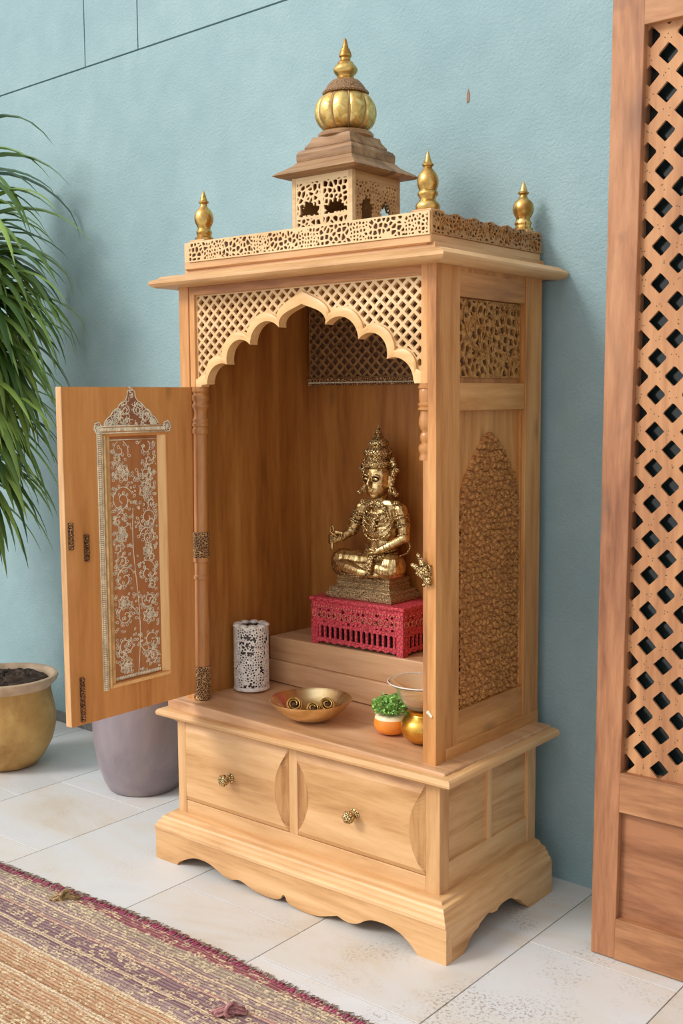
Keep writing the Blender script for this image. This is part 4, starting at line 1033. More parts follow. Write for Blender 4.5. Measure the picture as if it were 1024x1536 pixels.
sm = body.modifiers.new('s', 'SMOOTH'); sm.factor = 0.5; sm.iterations = 2
# eyes
m_ = MB()
for q in (-1, 1): m_.ball(HC + Vector((q * .0120, -.0262, .0035)), 0.0055, (1.25, 0.6, 0.62))
scl(m_, HC, 1.30, 1.34, 1.15); loc(m_, ID).build('eyes', brass('bright_eye_brass', (226, 200, 140), (150, 110, 60), 0.25, 0.2), ID, smooth=180)
m_ = MB()
for q in (-1, 1): m_.tube([HC + Vector((q * (.0120 + .0072 * math.cos(t * PI / 7)), -.0285 + .0028 * abs(math.cos(t * PI / 7)) * (1 if math.cos(t * PI / 7) > 0 else .2), .0035 + .0045 * math.sin(t * PI / 7))) for t in range(14)], 0.0011, 5, closed=True)
scl(m_, HC, 1.30, 1.34, 1.15); loc(m_, ID).build('eye_outlines', plain('dark_patina', (48, 32, 16), 0.5, 0.6), ID, smooth=180)
# crown
m_ = MB(); cz = HC.z
m_.lathe([(0.033, cz + .018), (0.0405, cz + .019), (0.0415, cz + .024), (0.0385, cz + .027), (0.0400, cz + .031), (0.0395, cz + .035), (0.0320, cz + .038), (0.0300, cz + .042), (0.0325, cz + .045), (0.0310, cz + .048), (0.0345, cz + .053), (0.0370, cz + .060), (0.0360, cz + .068), (0.0300, cz + .075), (0.0225, cz + .079), (0.0240, cz + .082), (0.0265, cz + .088), (0.0250, cz + .096), (0.0180, cz + .103), (0.0110, cz + .106), (0.0135, cz + .109), (0.0120, cz + .112), (0.0075, cz + .114), (0.0110, cz + .118), (0.0085, cz + .123), (0.0045, cz + .134), (0.0005, cz + .144)], (HC.x, HC.y + .004, 0), n=36, rad=lambda a, z: 1 + (0.035 * math.sin(12 * a) if cz + .048 < z < cz + .078 else 0))
m_.v = [(HC.x + (x - HC.x) * 1.06, HC.y + (y - HC.y) * 1.0, cz + .034 + (z - cz - .018) * .86) for x, y, z in m_.v]; loc(m_, ID).build('crown', M_idolc, ID, smooth=50)
for q in (-1, 1):
    m_ = MB()
    m_.limb([HC + Vector((q * .036, .006, .048)), HC + Vector((q * .043, .006, .030)), HC + Vector((q * .040, .004, .010)), HC + Vector((q * .036, .002, -.012)), HC + Vector((q * .043, .002, -.026))], (0.006, 0.0075, 0.006, 0.005, 0.007), 0.8)
    m_.ball(HC + Vector((q * .050, .004, .024)), 0.006); m_.ball(HC + Vector((q * .050, .0, -.030)), 0.0065); m_.ball((cx + q * .046, T - .004, Z0 + .200), 0.009)
    m_.ball(HC + Vector((q * .038, -.004, -.022)), 0.0060)
    scl(m_, HC, 1.18, 1.12); loc(m_, ID).build('ear_ornament', M_idolc, ID, smooth=60)
# necklaces, sashes, armlets
m_ = MB()
def torso_y(x, z):
    t = (z - Z0 - .06) / .12; ry = 0.0235 + 0.004 * math.sin(max(0, min(1, t)) * PI); rx = 0.050
    q = min(0.98, abs((x - cx) / rx)); return T - .001 - ry * math.sqrt(1 - q * q) - 0.002
for (hw, zt_, drop, r) in ((0.026, .200, .014, .0026), (0.033, .200, .034, .0026), (0.040, .198, .062, .0026), (0.045, .196, .096, .0030), (0.037, .199, .048, .0020), (0.043, .197, .080, .0020)):
    m_.tube([(cx + hw * math.sin(t / 12 * PI), torso_y(cx + hw * math.sin(t / 12 * PI), Z0 + zt_ - drop), Z0 + zt_ - drop * (math.cos(t / 12 * PI / 1.0) * .5 + .5) ** 0.8) for t in range(-12, 13)], r, 6)
for i in range(7): m_.ball((cx + (i - 3) * .0052, torso_y(cx, Z0 + .14) - .001, Z0 + .163 - (3 - abs(i - 3)) * .004), 0.0036, n=7, m=5)
m_.ball((cx, torso_y(cx, Z0 + .13) - .001, Z0 + .138), 0.0110, (.8, .5, 1.7))
for zc_, rx_, ry_, r in ((.074, .044, .0285, .0036), (.083, .043, .0275, .0028), (.065, .046, .0300, .0040)):
    m_.tube([(cx + rx_ * math.cos(a * PI / 14), T + .002 + ry_ * math.sin(a * PI / 14), Z0 + zc_ - .006 * max(0, -math.sin(a * PI / 14))) for a in range(28)], r, 6, closed=True)
def ringon(p, ax_, R, r):
    ax_ = Vector(ax_).normalized(); a = ax_.cross(Vector((0, 1, 0.2))).normalized(); bb_ = ax_.cross(a)
    m_.tube([Vector(p) + (a * math.cos(t * PI / 8) + bb_ * math.sin(t * PI / 8)) * R for t in range(16)], r, 6, closed=True)
for s_, e_ in ((SA, EA), (SB, EB)):
    s_ = Vector(s_); e_ = Vector(e_)
    for t, R in ((.20, .0195), (.30, .0198), (.52, .0190), (.60, .0185), (.88, .0165)): ringon(s_.lerp(e_, t), e_ - s_, R, 0.0022)
    for t in (.1, .45): m_.ball(s_.lerp(e_, t) + Vector((0, -.014, 0)), 0.006, n=8, m=6)
for t, R in ((.62, .0115), (.70, .011), (.78, .0108)): ringon(Vector(EA).lerp(Vector(HA), t), Vector(HA) - Vector(EA), R, 0.0018)
for t, R in ((.66, .0115), (.75, .011)): ringon(Vector(EB).lerp(Vector(HB), t), Vector(HB) - Vector(EB), R, 0.0018)
# sash falling over the lap and the hem of the cloth
for k_ in range(4):
    o_ = k_ * .0036
    m_.tube([(cx + .020 + o_, T - .034, Z0 + .070), (cx + .004 + o_, 0.360, Z0 + .060), (cx + .006 + o_, 0.348, Z0 + .042), (cx + .006 + o_, 0.345, Z0 + .020), (cx - .006 + o_, 0.349, Z0 + .004)], 0.0022, 6)
m_.tube([(-0.135, 0.363, Z0 + .006), (-0.105, 0.356, Z0 + .003), (-0.070, 0.352, Z0 + .003), (-0.045, 0.352, Z0 + .008)], 0.0022, 6)
m_.tube([(-0.140, 0.366, Z0 + .012), (-0.105, 0.354, Z0 + .008), (-0.070, 0.350, Z0 + .008), (-0.048, 0.350, Z0 + .014)], 0.0018, 6)
loc(m_, ID).build('jewellery', M_idolc, ID, smooth=180)
m_ = MB(); m_.limb([(cx - .02, T - .024, Z0 + .058), (cx + .006, T - .036, Z0 + .052), (cx + .030, T - .030, Z0 + .060)], (0.010, 0.012, 0.008), .5); m_.limb([(cx, T - .034, Z0 + .05), (cx - .008, 0.366, Z0 + .034)], (.012, .008), .5)
loc(m_, ID).build('sash', M_idolc, ID, smooth=180); m_ = MB(); m_.limb([(EB[0] + .010, T - .006, Z0 + .108), (EB[0] + .012, T + .004, Z0 + .085), (EB[0] + .002, T + .004, Z0 + .068), (EB[0] - .016, T - .006, Z0 + .060)], (.0022, .0022, .0022, .0022), 1.2)
sh_ = loc(m_, ID).build('trailing_ribbon', M_idolc, ID, smooth=180)
m_ = MB(); rx0, ry0 = HA[0] - .009, HA[1] - .006
m_.tube([(rx0 + .001, ry0, HA[2] - .026), (rx0, ry0, HA[2] - .014), (rx0, ry0, HA[2] + .016)], 0.0042, 10)
m_.lathe([(0.006, 0), (0.0065, .002), (0.004, .004)], (rx0, ry0, HA[2] - .028), n=12)
m_.tube([(rx0 + .0055 * math.cos(t * PI / 8), ry0, HA[2] + .026 + .010 * math.sin(t * PI / 8)) for t in range(16)], 0.0018, 6, closed=True)
m_.limb([(rx0 + .014, ry0 + .002, HA[2] + .020), (rx0 + .028, ry0 + .006, HA[2] + .018)], (.006, .005), .6)
loc(m_, ID).build('sceptre', M_idol, ID, smooth=60)

# ---------------------------------------------------------------- candle holder
cxx, cyy = -0.318, 0.226; zc = zf(cxx) + .0005
CH = empty('candle_holder', (cxx, cyy, zc), label='whitish silver pierced cylinder candle holder at the left inside the shrine', cat='candle holder')
MB().lathe([(0.0001, 0), (0.0475, 0), (0.0485, 0.003), (0.0475, 0.007), (0.043, 0.009), (0.0001, 0.009)], n=40).build('base_ring', M_silver, CH, smooth=40)
MB().lathe([(0.0415, 0.009), (0.0415, 0.158), (0.036, 0.166), (0.0001, 0.166)], n=40).build('inner_cup', M_candle, CH, smooth=40)
R_c = 0.0455; vc = vor(60, 0.0125, 0.34, 0.9); vd = vor(61, 0.0068, 0.36, 0.9)
def cf(u, v):
    d1, d2 = vc.f12(u, v); big = vc(u, v); small = vd(u, v)
    pick = np.sin(u * 55 + 1.0) * np.sin(v * 47 + 2) > 0.25
    return np.where((d1 < 0.34) & pick, -0.0005, small)
def CY(u, v, w):
    a = u / R_c; r = (R_c + w) * (1 + 0.006 * math.sin(9 * a) * (v > .15)); return (r * math.cos(a), r * math.sin(a), v)
MB().sheet(lambda u, v: np.maximum(cf(u, v), np.maximum(.003 - (v - .006), .004 - (.172 - v))), 0, 2 * PI * R_c, 0.006, 0.172, 0.0019, CY, -0.0012, 0.0012).build('pierced_shell', M_silver, CH)
m_ = MB()
for k_ in range(9):
    a = 2 * PI * k_ / 9; m_.ball((0.037 * math.cos(a), 0.037 * math.sin(a), 0.172), 0.012, (1.1, 1.1, 0.5))
m_.build('scalloped_rim', M_silver, CH, smooth=180)

# ---------------------------------------------------------------- thali bowl and coils
bx_, by_ = -0.030, 0.140
# the bowl stands nearer the shelf front
BO = empty('brass_bowl', (-0.026, 0.130, zf(-0.026) + .0005), label='wide shallow brass bowl holding three gold coils', cat='bowl')
bp = [(0.0001, 0), (0.036, 0), (0.042, 0.001), (0.064, 0.011), (0.084, 0.027), (0.096, 0.042), (0.1005, 0.0475), (0.1020, 0.0500), (0.0998, 0.0505), (0.0940, 0.0455), (0.082, 0.0300), (0.062, 0.0150), (0.040, 0.0060), (0.0001, 0.0055)]
MB().lathe(bp, n=72).build('bowl_body', M_bowl, BO, smooth=40)
M_darkcore = plain('dark_brass_core', (70, 46, 22), 0.6, 0.3)
def coil(x, y, s, rot, lab, g='small gold coils lying in the brass bowl'):
    o_ = empty('gold_coil', (BO.location.x + x * .77 - y * .63, BO.location.y + x * .63 + y * .77, BO.location.z + 0.0062 + max(0, math.hypot(x, y) - .030) * .55), label=lab, cat='ornament', group=g)
    m1 = MB(); pts = []
    for i in range(120):
        t = i / 119; a = t * 2 * PI * 4.3 + rot; th = PI * (0.10 + 0.60 * t); r = s * math.sin(th)
        pts.append((r * math.cos(a), r * math.sin(a) * 0.9, s * 0.85 + s * math.cos(th) * 0.62))
    Q = Vector((0, 0, 1)).rotation_difference(Vector((0.55, -0.70, 0.62)).normalized()); cc_ = Vector((0, 0, s * .85))
    pts = [cc_ + Q @ (Vector(p) - cc_) for p in pts]
    m1.tube(pts, s * 0.10, 6); m1.build('wire', M_coil, o_, smooth=180)
    m2 = MB().ball((0, 0, s * 0.85), s * 0.62, (1, 1, .85), n=14, m=10); m2.build('core', M_darkcore, o_, smooth=180)
coil(-0.041, 0.012, 0.0200, 0.0, 'leftmost and plumpest gold coil in the brass bowl')
coil(0.006, 0.010, 0.0175, 1.0, 'middle gold coil in the brass bowl')
coil(0.040, 0.016, 0.0185, 2.0, 'rightmost gold coil in the brass bowl, by the bright reflection')

# ---------------------------------------------------------------- orange pot of herbs
ox, oy = 0.184, 0.176
OP = empty('herb_pot', (ox, oy, zf(ox) + .0005), label='small orange pot with cream top and green herb', cat='plant pot')
MB().lathe([(0.0001, 0), (0.022, 0), (0.030, 0.003), (0.0385, 0.012), (0.0415, 0.022), (0.0405, 0.032), (0.0395, 0.037)], n=40, capt=False).build('pot', M_orange, OP, smooth=60)
MB().lathe([(0.0395, 0.0365), (0.0385, 0.0400), (0.0355, 0.0445), (0.031, 0.0465), (0.029, 0.0455), (0.0001, 0.0455)], n=40, capb=False).build('cream_collar', M_cream, OP, smooth=60)
m_ = MB(); rr = random.Random(9)
for k_ in range(85):
    a = rr.uniform(0, 2 * PI); b_ = rr.uniform(0, 1) ** .6; L_ = rr.uniform(.026, .052)
    dx, dy = math.cos(a) * b_ * .036, math.sin(a) * b_ * .036; base = (dx * .55, dy * .55, .046); tip = (dx * 1.25, dy * 1.25, .046 + L_ * (1 - .35 * b_))
    m_.tube([base, ((base[0] + tip[0]) / 2 + rr.uniform(-.002, .002), (base[1] + tip[1]) / 2, (base[2] + tip[2]) / 2), tip], 0.0006, 4)
m_.build('stems', M_herb, OP, smooth=180)
m_ = MB()
def small_leaf(m_, c, s, rr):
    a = rr.uniform(0, 6.28); e_ = rr.uniform(-.5, 1.0); d = Vector((math.cos(a) * math.cos(e_), math.sin(a) * math.cos(e_), math.sin(e_))); sd = d.cross(Vector((rr.uniform(-1, 1), rr.uniform(-1, 1), 1))).normalized(); c = Vector(c); up_ = d.cross(sd)
    m_.add([c, c + d * s * .45 + sd * s * .36 - up_ * s * .1, c + d * s, c + d * s * .45 - sd * s * .36 - up_ * s * .1, c + d * s * .5 + up_ * s * .05], [(0, 1, 4), (1, 2, 4), (2, 3, 4), (3, 0, 4)])
for k_ in range(760):
    a = rr.uniform(0, 6.28); b_ = rr.uniform(0, 1) ** .5; h = rr.uniform(.2, 1)
    small_leaf(m_, (math.cos(a) * b_ * .043, math.sin(a) * b_ * .043, .046 + h * .052 * (1 - .42 * b_)), rr.uniform(.006, .0115), rr)
for k_ in range(60):   # a sprig leaning towards the brass pot
    t = rr.random(); small_leaf(m_, (.026 + t * .018, .012 + t * .012 + rr.uniform(-.006, .006), .052 - t * .008 + rr.uniform(-.004, .006)), rr.uniform(.005, .009), rr)
m_.build('herb_leaves', M_herb, OP)

# ---------------------------------------------------------------- brass pot with glass bowl on top
lx, ly = 0.278, 0.170
LO = empty('brass_pot', (lx, ly, zf(lx) + .0005), label='round bright brass pot beside the orange herb pot, carrying a glass bowl', cat='pot')
MB().lathe([(0.0001, 0), (0.022, 0), (0.032, 0.004), (0.045, 0.016), (0.0515, 0.032), (0.0500, 0.046), (0.0420, 0.058), (0.0330, 0.064), (0.0305, 0.068), (0.0330, 0.0735), (0.0350, 0.0750), (0.0330, 0.0760), (0.0001, 0.0745)], n=56).build('pot_body', M_lota, LO, smooth=40)
GB = empty('glass_bowl', (lx, ly, zf(lx) + .0775), label='flared clear glass bowl standing on the round brass pot', cat='bowl')
MB().lathe([(0.0001, 0), (0.026, 0), (0.036, 0.006), (0.049, 0.020), (0.057, 0.038), (0.063, 0.052), (0.074, 0.060), (0.0790, 0.0640), (0.0800, 0.0665), (0.0780, 0.0670), (0.071, 0.0625), (0.0595, 0.053), (0.0545, 0.040), (0.046, 0.0215), (0.033, 0.0085), (0.0001, 0.004)], n=64).build('glass_body', M_glass, GB, smooth=40)
MB().lathe([(0.0001, 0.0045), (0.032, 0.009), (0.0445, 0.0220), (0.0470, 0.0270), (0.0001, 0.0270)], n=48).build('golden_liquid', brass('honey_liquid', (236, 190, 110), (226, 170, 84), 0.1, .2, 10, 0.02, 30, 0.3), GB, smooth=40)
m_ = MB().tube([(0.0795 * math.cos(t * PI / 40), 0.0795 * math.sin(t * PI / 40), .0662) for t in range(80)], 0.0014, 6, closed=True)
m_.build('engraved_rim', M_silver, GB, smooth=180)

# ------------------------------------------------------------------ pots on the floor at the left
GP = empty('ochre_pot', (-1.430, 0.205, 0), label='large ochre glazed round pot full of soil at the left edge', cat='plant pot')
MB().lathe([(0.0001, 0), (0.085, 0), (0.10, 0.006), (0.125, 0.035), (0.150, 0.080), (0.163, 0.130), (0.164, 0.175), (0.155, 0.220), (0.150, 0.248), (0.154, 0.270)], n=72, capt=False, rad=lambda a, z: 1 + .008 * math.sin(3 * a + z * 9)).build('pot_body', M_gcer, GP, smooth=50)
MB().lathe([(0.151, 0.262), (0.160, 0.272), (0.170, 0.282), (0.1745, 0.292), (0.1720, 0.300), (0.1640, 0.303), (0.155, 0.298), (0.149, 0.285), (0.146, 0.262)], n=72, capb=False, capt=False).build('rim', M_rim, GP, smooth=50)
m_ = MB(); rs_ = np.random.RandomState(2); n_r, n_a = 16, 40; vs = [(0, 0, .292)]; fs = []
for i in range(1, n_r + 1):
    for j in range(n_a):
        r = 0.150 * i / n_r; a = 2 * PI * j / n_a; vs.append((r * math.cos(a), r * math.sin(a), .274 + .024 * (1 - (i / n_r) ** 2) + (rs_.rand() * .014 if i < n_r else 0)))
for j in range(n_a): fs.append((0, 1 + j, 1 + (j + 1) % n_a))
for i in range(n_r - 1):
    for j in range(n_a): a = 1 + i * n_a; fs.append((a + j, a + n_a + j, a + n_a + (j + 1) % n_a, a + (j + 1) % n_a))
m_.add(vs, fs).build('soil', M_soil, GP)
PP = empty('purple_pot', (-0.905, 0.345, 0), label='tall purple-grey glazed pot behind the open shrine door', cat='plant pot')
MB().lathe([(0.0001, 0), (0.100, 0), (0.108, 0.004), (0.122, 0.030), (0.140, 0.085), (0.150, 0.150), (0.1518, 0.160), (0.1530, 0.175), (0.1530, 0.220), (0.149, 0.290), (0.142, 0.340), (0.146, 0.352), (0.146, 0.362), (0.136, 0.364), (0.130, 0.350), (0.130, 0.318), (0.0001, 0.315)], n=72).build('pot_body', M_purple, PP, smooth=50)

# ------------------------------------------------------------------ leafy plant at the left
PL = empty('leafy_plant', (-1.86, 0.27, 0), label='tall leafy plant with drooping green strap leaves at the left edge', cat='plant')
MB().lathe([(0.0001, 0), (0.10, 0), (0.13, 0.15), (0.15, 0.30), (0.155, 0.31), (0.14, 0.312), (0.13, 0.285), (0.0001, 0.285)], n=40).build('planter', plain('dark_planter', (70, 66, 62), 0.6), PL, smooth=50)
m_ = MB(); stems = [(-0.06, -0.50, 1.62), (-0.03, -0.48, 1.2), (0.0, 0.0, 1.95), (0.08, 0.03, 1.60), (0.05, -0.06, 1.25), (-0.05, 0.04, 1.75)]  # first two stems carry the unseen growth added for shade
for sx_, sy_, h in stems: m_.tube([(sx_ * .3, sy_ * .3, .28), (sx_ * .7, sy_ * .7, .28 + (h - .28) * .5), (sx_, sy_, h)], [.014, .012, .008], 8)
m_.build('stems', M_leather, PL, smooth=180)
def strap(m_, base, az, elev, L, w, droop, rr, tint, curl=0):
    n = 10; d = Vector((math.cos(az) * math.cos(elev), math.sin(az) * math.cos(elev), math.sin(elev))); p = Vector(base); vs = []; 
    side0 = Vector((-math.sin(az), math.cos(az), 0))
    for i in range(n + 1):
        t = i / n; ww = w * 1.75 * (0.35 + 1.0 * math.sin(min(1, t * 1.7 + .12) * PI / 2)) * (1 - t ** 2.6) * .75 + .0004
        side = (side0 + Vector((0, 0, curl * t))).normalized(); nn = side.cross(d).normalized()
        vs += [p - side * ww, p - nn * ww * .35, p + side * ww]
        yy = PL.location.y + p.y
        p = p + d * (L / n); d = (d + Vector((0, 0, -droop / n * (0.6 + t)))).normalized()
        lim = wy(PL.location.x + p.x) - PL.location.y - .02
        if p.y > lim: p.y = lim
    fs = []
    for i in range(n):
        for k_ in range(2): a = i * 3 + k_; fs.append((a, a + 1, a + 4, a + 3))
    m_.add(vs, fs, tint)
rr = random.Random(21); m_ = MB()
def cluster(c, n, L0, L1, w, e0, e1, dr, azs=None):
    for k_ in range(n):
        az = rr.uniform(-2.2, 1.1) if azs is None else rr.uniform(*azs)
        strap(m_, (c[0] + rr.uniform(-.02, .02), c[1] + rr.uniform(-.02, .02), c[2] + rr.uniform(-.07, .07)), az, rr.uniform(e0, e1), rr.uniform(L0, L1), w * rr.uniform(.7, 1.2), rr.uniform(dr * .7, dr * 1.3), rr, rr.random(), rr.uniform(-.3, .3))
CL = [((0.02, 0, 1.93), 30, .40, .62, .014, 0.2, 1.1, 2.0), ((0.10, 0.02, 1.72), 70, .35, .58, .013, -.1, .9, 2.2), ((0.14, 0.0, 1.56), 180, .32, .54, .013, -.3, .8, 2.4), ((0.14, 0.02, 1.38), 170, .30, .50, .013, -.4, .6, 2.4),
      ((0.12, -0.02, 1.18), 90, .35, .55, .012, -.4, .5, 2.2), ((0.06, 0.02, 0.98), 70, .35, .50, .010, -.5, .4, 2.4)]
CL_SHADE = [((-0.06, -0.50, 1.62), 70, .35, .60, .016, -.1, .9, 2.2), ((-0.02, -0.50, 1.38), 90, .35, .60, .016, -.3, .7, 2.2), ((-0.04, -0.48, 1.16), 90, .35, .58, .016, -.4, .5, 2.2)]  # unseen extra growth, added to cast shade on the lower left wall
for c_ in CL: cluster(*c_)
for c_ in CL_SHADE: cluster(*c_, azs=(-3.1, 3.1))
for k_ in range(22):   # a fan frond
    a = -1.15 + k_ * .085
    strap(m_, (0.20, -0.05, 1.235), a, 0.30 - .02 * k_, .36, .0065, 2.2, rr, .75 + .25 * rr.random())
m_.build('foliage', M_leaf, PL, smooth=180)

# ------------------------------------------------------------------ rug
def m_rug():
    s = NT('woven_rug'); v = s.coords(rnd=False)
    sep = s.node('SeparateXYZ'); s.link(v, sep.inputs[0])
    wob = s.noise(v, 3, 2); d = s.math('MULTIPLY', s.math('ADD', sep.outputs['Y'], s.math('MULTIPLY', wob, 0.012)), -1.0)  # distance from far edge, metres
    t = s.math('DIVIDE', d, 0.60)
    O = lambda c: lin(c)
    plum, mauve, tan, ochre, pink, grey = (134, 106, 114), (160, 136, 134), (214, 190, 160), (198, 156, 120), (192, 150, 136), (164, 148, 132)
    bands = [(0.0, (146, 84, 96)), (0.030, grey), (0.075, mauve), (0.10, tan), (0.112, mauve), (0.17, pink), (0.185, plum), (0.26, tan), (0.275, plum), (0.30, mauve), (0.345, tan), (0.36, ochre), (0.385, tan), (0.395, ochre), (0.47, (176, 132, 98)), (0.49, tan), (0.505, ochre), (0.60, tan), (0.612, (180, 138, 102)), (0.70, tan), (0.715, ochre), (0.80, tan), (0.815, (184, 144, 108)), (0.93, tan), (0.945, ochre)]
    # colour ramps hold 32 stops
    base = s.ramp(t, [(p, O(c)) for p, c in bands], 'CONSTANT')
    # woven figures: little pale loops and dashes
    mp = s.node('Mapping'); mp.inputs['Scale'].default_value = (62, 74, 1); s.link(v, mp.inputs[0])
    vo = s.node('TexVoronoi', Scale=1.0); s.link(mp.outputs[0], vo.inputs['Vector'])
    loops = s.ramp(vo.outputs['Distance'], [(0.16, (0, 0, 0, 1)), (0.24, (1, 1, 1, 1)), (0.40, (1, 1, 1, 1)), (0.50, (0, 0, 0, 1))])
    n1 = s.noise(v, 26, 3, .6)
    mask = s.math('MULTIPLY', loops, s.ramp(n1, [(0.34, (0, 0, 0, 1)), (0.50, (1, 1, 1, 1))]))
    col = s.mix(s.math('MULTIPLY', mask, 0.8), base, O((226, 204, 166)))
    # fine stitch rows
    wv = s.node('TexWave', Scale=60, Distortion=1.5, Detail=2, _bands_direction='X'); wv.inputs['Detail Scale'].default_value = 2; s.link(v, wv.inputs['Vector'])
    wr = s.node('TexWave', Scale=34, Distortion=1.0, _bands_direction='Y'); s.link(v, wr.inputs['Vector'])
    st = s.math('MULTIPLY', wv.outputs['Fac'], wr.outputs['Fac'])
    col = s.mix(s.math('MULTIPLY', st, 0.28), col, O((236, 208, 170)))
    sp = s.noise(v, 180, 2, .6); col = s.mix(s.ramp(sp, [(0.52, (0, 0, 0, 1)), (0.64, (.45, .45, .45, 1))]), col, O((104, 76, 70)))
    s.link(col, s.b.inputs['Base Color']); s.b.inputs['Roughness'].default_value = 0.95; s.b.inputs['Specular IOR Level'].default_value = 0.1
    h = s.math('ADD', s.math('MULTIPLY', wv.outputs['Fac'], .5), s.math('ADD', s.math('MULTIPLY', wr.outputs['Fac'], .7), s.math('MULTIPLY', loops, .6)))
    s.link(s.bump(h, 0.7, 0.003), s.b.inputs['Normal']); return s.m
RG = empty('woven_rug', (-0.4, -0.285, 0), label='fringed woven rug in tan and plum bands on the tiled floor', cat='rug')
def edge_y(x): return -0.285 + 0.016 * math.exp(-((x + .15) / .35) ** 2) - 0.012 * math.exp(-((x + .75) / .3) ** 2) - .02 * max(0, x - .1) 
nx, ny = 150, 60; vs = []; fs = []
for i in range(nx + 1):
    x = -1.75 + 2.75 * i / nx
    for j in range(ny + 1):
        d = 1.0 * j / ny
        z = 0.0065 + 0.0012 * math.sin(d * 70 + x * 3) + .001 * math.sin(x * 40 + d * 11) + (0.004 * math.exp(-((d - .03) / .02) ** 2) * (0.5 + .5 * math.sin(x * 9)))
        vs.append((x + .4, edge_y(x) - d + .285, z))
for i in range(nx):
    for j in range(ny): a = i * (ny + 1) + j; fs.append((a, a + 1, a + ny + 2, a + ny + 1))
nv = len(vs); vs += [(a, b, 0.0006) for a, b, c in vs]
fs2 = [tuple(nv + q for q in reversed(f)) for f in fs]; side_ = []
ring_ = [i * (ny + 1) for i in range(nx + 1)] + [nx * (ny + 1) + j for j in range(1, ny + 1)] + [i * (ny + 1) + ny for i in range(nx - 1, -1, -1)] + [j for j in range(ny - 1, 0, -1)]
for a, b in zip(ring_, ring_[1:] + ring_[:1]): side_.append((a, b, nv + b, nv + a))
MB().add(vs, fs + fs2 + side_).build('woven_field', m_rug(), RG, smooth=60)
rr = random.Random(6)
def fringe(cnt, lo, hi, z, r, ja):
    m1 = MB()
    for k_ in range(cnt):
        x = -1.70 + 2.66 * (k_ + rr.random()) / cnt; y = edge_y(x); L_ = rr.uniform(lo, hi); dx = rr.uniform(-ja, ja)
        m1.tube([(x + .4, y + .285 - .010, z + .004), (x + .4 + dx * .4, y + .285 + L_ * .4, z + rr.uniform(0, .005)), (x + .4 + dx, y + .285 + L_, .0022)], [r, r * .9, r * .6], 5)
    return m1
fringe(330, .006, .013, .005, .0024, .008).build('magenta_edge', M_fringe, RG, smooth=180)
fringe(900, .012, .026, .003, .0013, .012).build('grey_fringe', M_fringeg, RG, smooth=180)
for (x, y, nm, m0) in ((-0.425, -0.318, 1, M_tassel), (0.242, -0.429, 1, plain('dusty_rose_wool', (160, 112, 112), 0.95, 0, 0.5, 500, 0.3))):
    m1 = MB()
    for k_ in range(46):
        a = rr.uniform(0, 6.28); r = rr.uniform(0, .011); o1 = (r * math.cos(a), r * math.sin(a))
        m1.tube([(x + .4 - .022 + o1[0], y + .285 - .020 + rr.uniform(-.006, .006), .011 + o1[1] * .5), (x + .4 + o1[0] * .7, y + .285 + o1[1] * .3, .020 + o1[1] * .8), (x + .4 + .020 + o1[0], y + .285 + .020 + rr.uniform(-.005, .005), .013 + o1[1] * .5)], .0018, 5)
    m1.tube([(x + .4 + .004 + .010 * math.cos(t * PI / 6) * .3, y + .285 + .013 * math.cos(t * PI / 6), .019 + .013 * math.sin(t * PI / 6)) for t in range(12)], .004, 6, closed=True)
    m1.build('tassel', m0, RG, smooth=180)

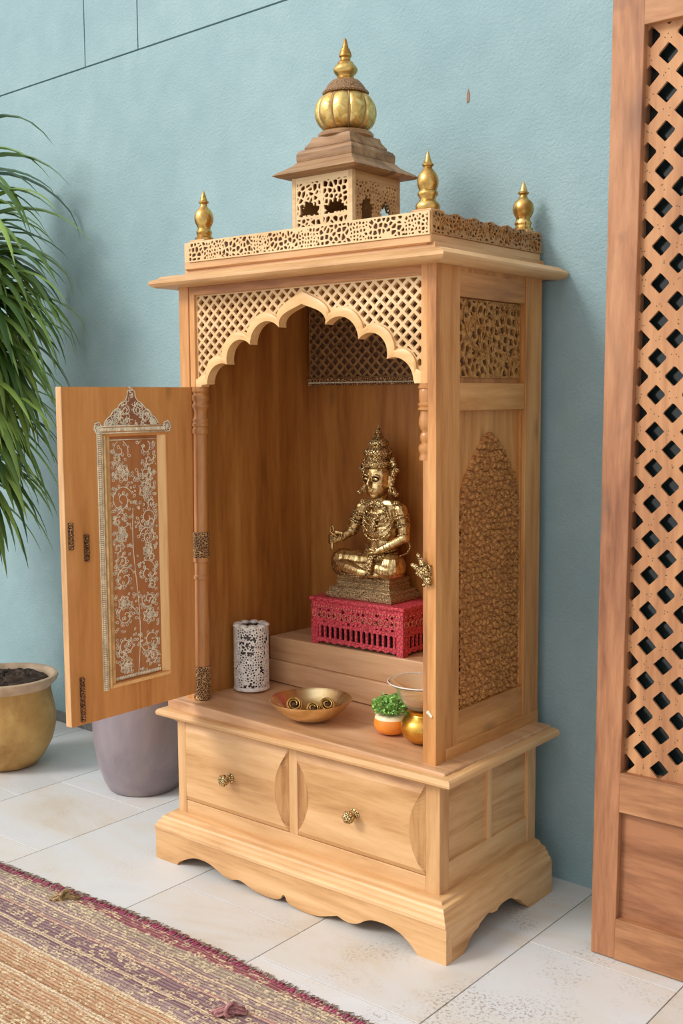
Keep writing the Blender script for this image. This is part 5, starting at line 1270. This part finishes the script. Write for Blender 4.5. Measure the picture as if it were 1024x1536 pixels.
# ------------------------------------------------------------------ lattice screen at the right
SX0, SX1, SY = 0.669, 1.42, 0.246
SCR = empty('lattice_screen', (SX0, SY, 0), label='reddish wooden screen with diamond lattice standing at the right edge', cat='screen')
def lb(name, mat, pts8, bev=.002): 
    m1 = MB().hexa([(x - SX0, y - SY, z) for x, y, z in pts8]); return m1.build(name, mat, SCR, bevel=bev)
ZTs = 2.10; lean = 0.0075; rlean = .014
lb('stile', M_wal, [(SX0, SY, 0.002), (SX0 + .056, SY, 0.002), (SX0, SY + .045, 0.002), (SX0 + .056, SY + .045, 0.002), (SX0 + lean * 2 * ZTs / 2, SY, ZTs), (SX0 + .056 + rlean * ZTs + .0, SY, ZTs), (SX0 + lean * ZTs, SY + .045, ZTs), (SX0 + .056 + rlean * ZTs, SY + .045, ZTs)])
lb('stile', M_wal, [(SX1 - .06, SY, 0.002), (SX1, SY, 0.002), (SX1 - .06, SY + .045, 0.002), (SX1, SY + .045, 0.002), (SX1 - .06, SY, ZTs), (SX1, SY, ZTs), (SX1 - .06, SY + .045, ZTs), (SX1, SY + .045, ZTs)])
def rail(z0, z1, ex=0): 
    a = SX0 + .056 + rlean * z0 - .0005; b2 = SX0 + .056 + rlean * z1 - .0005
    lb('rail', M_walx, [(a, SY - .001, z0), (SX1 - .06, SY - .001, z0), (a, SY + .040, z0), (SX1 - .06, SY + .040, z0), (b2, SY - .001, z1), (SX1 - .06, SY - .001, z1), (b2, SY + .040, z1), (SX1 - .06, SY + .040, z1)], .0015)
rail(0.002, 0.092); rail(0.328, 0.413); rail(1.922, ZTs)
m1 = MB().box(.056, SX1 - .062 - SX0, .016, .030, .088, .332); m1.build('lower_panel', M_wall_panel, SCR)
lf3 = lattice(0.779, 0.909, 0.0735, 0.0735, 0.288)
u0_, u1_ = SX0 + .042, SX1 - .045
m1 = MB().sheet(lf3, u0_, u1_, 0.40, 1.935, 0.0045, FR(0.268), 0.0, 0.006); m1.v = [(x - SX0 + 0.0165 * (z - 0.9), y - SY, z) for x, y, z in m1.v]
m1.build('diamond_lattice', wood('lattice_wood', (150, 100, 64), (184, 130, 86), (206, 154, 106), 'z', rough=.65, knots=.4, coat=0), SCR)
m1 = MB(); rr = random.Random(3)
for i in range(-2, 20):
    for j in range(-14, 29):
        x = 0.779 + i * .0735 / 2; z = .909 + j * .0735 / 2
        if (i + j) % 2 and u0_ + .01 < x < u1_ - .01 and .42 < z < 1.92:
            for k_ in range(3): m1.ball((x - SX0 + 0.0165 * (z - 0.9) + rr.uniform(-.009, .009), .0160, z + rr.uniform(-.009, .009)), .0013, (1, .5, 1), n=6, m=4)
m1.build('nail_heads', M_leather, SCR)
m1 = MB().box(.045, SX1 - .055 - SX0, .0385, .0425, .41, 1.93); m1.build('glass_pane', M_pane, SCR)
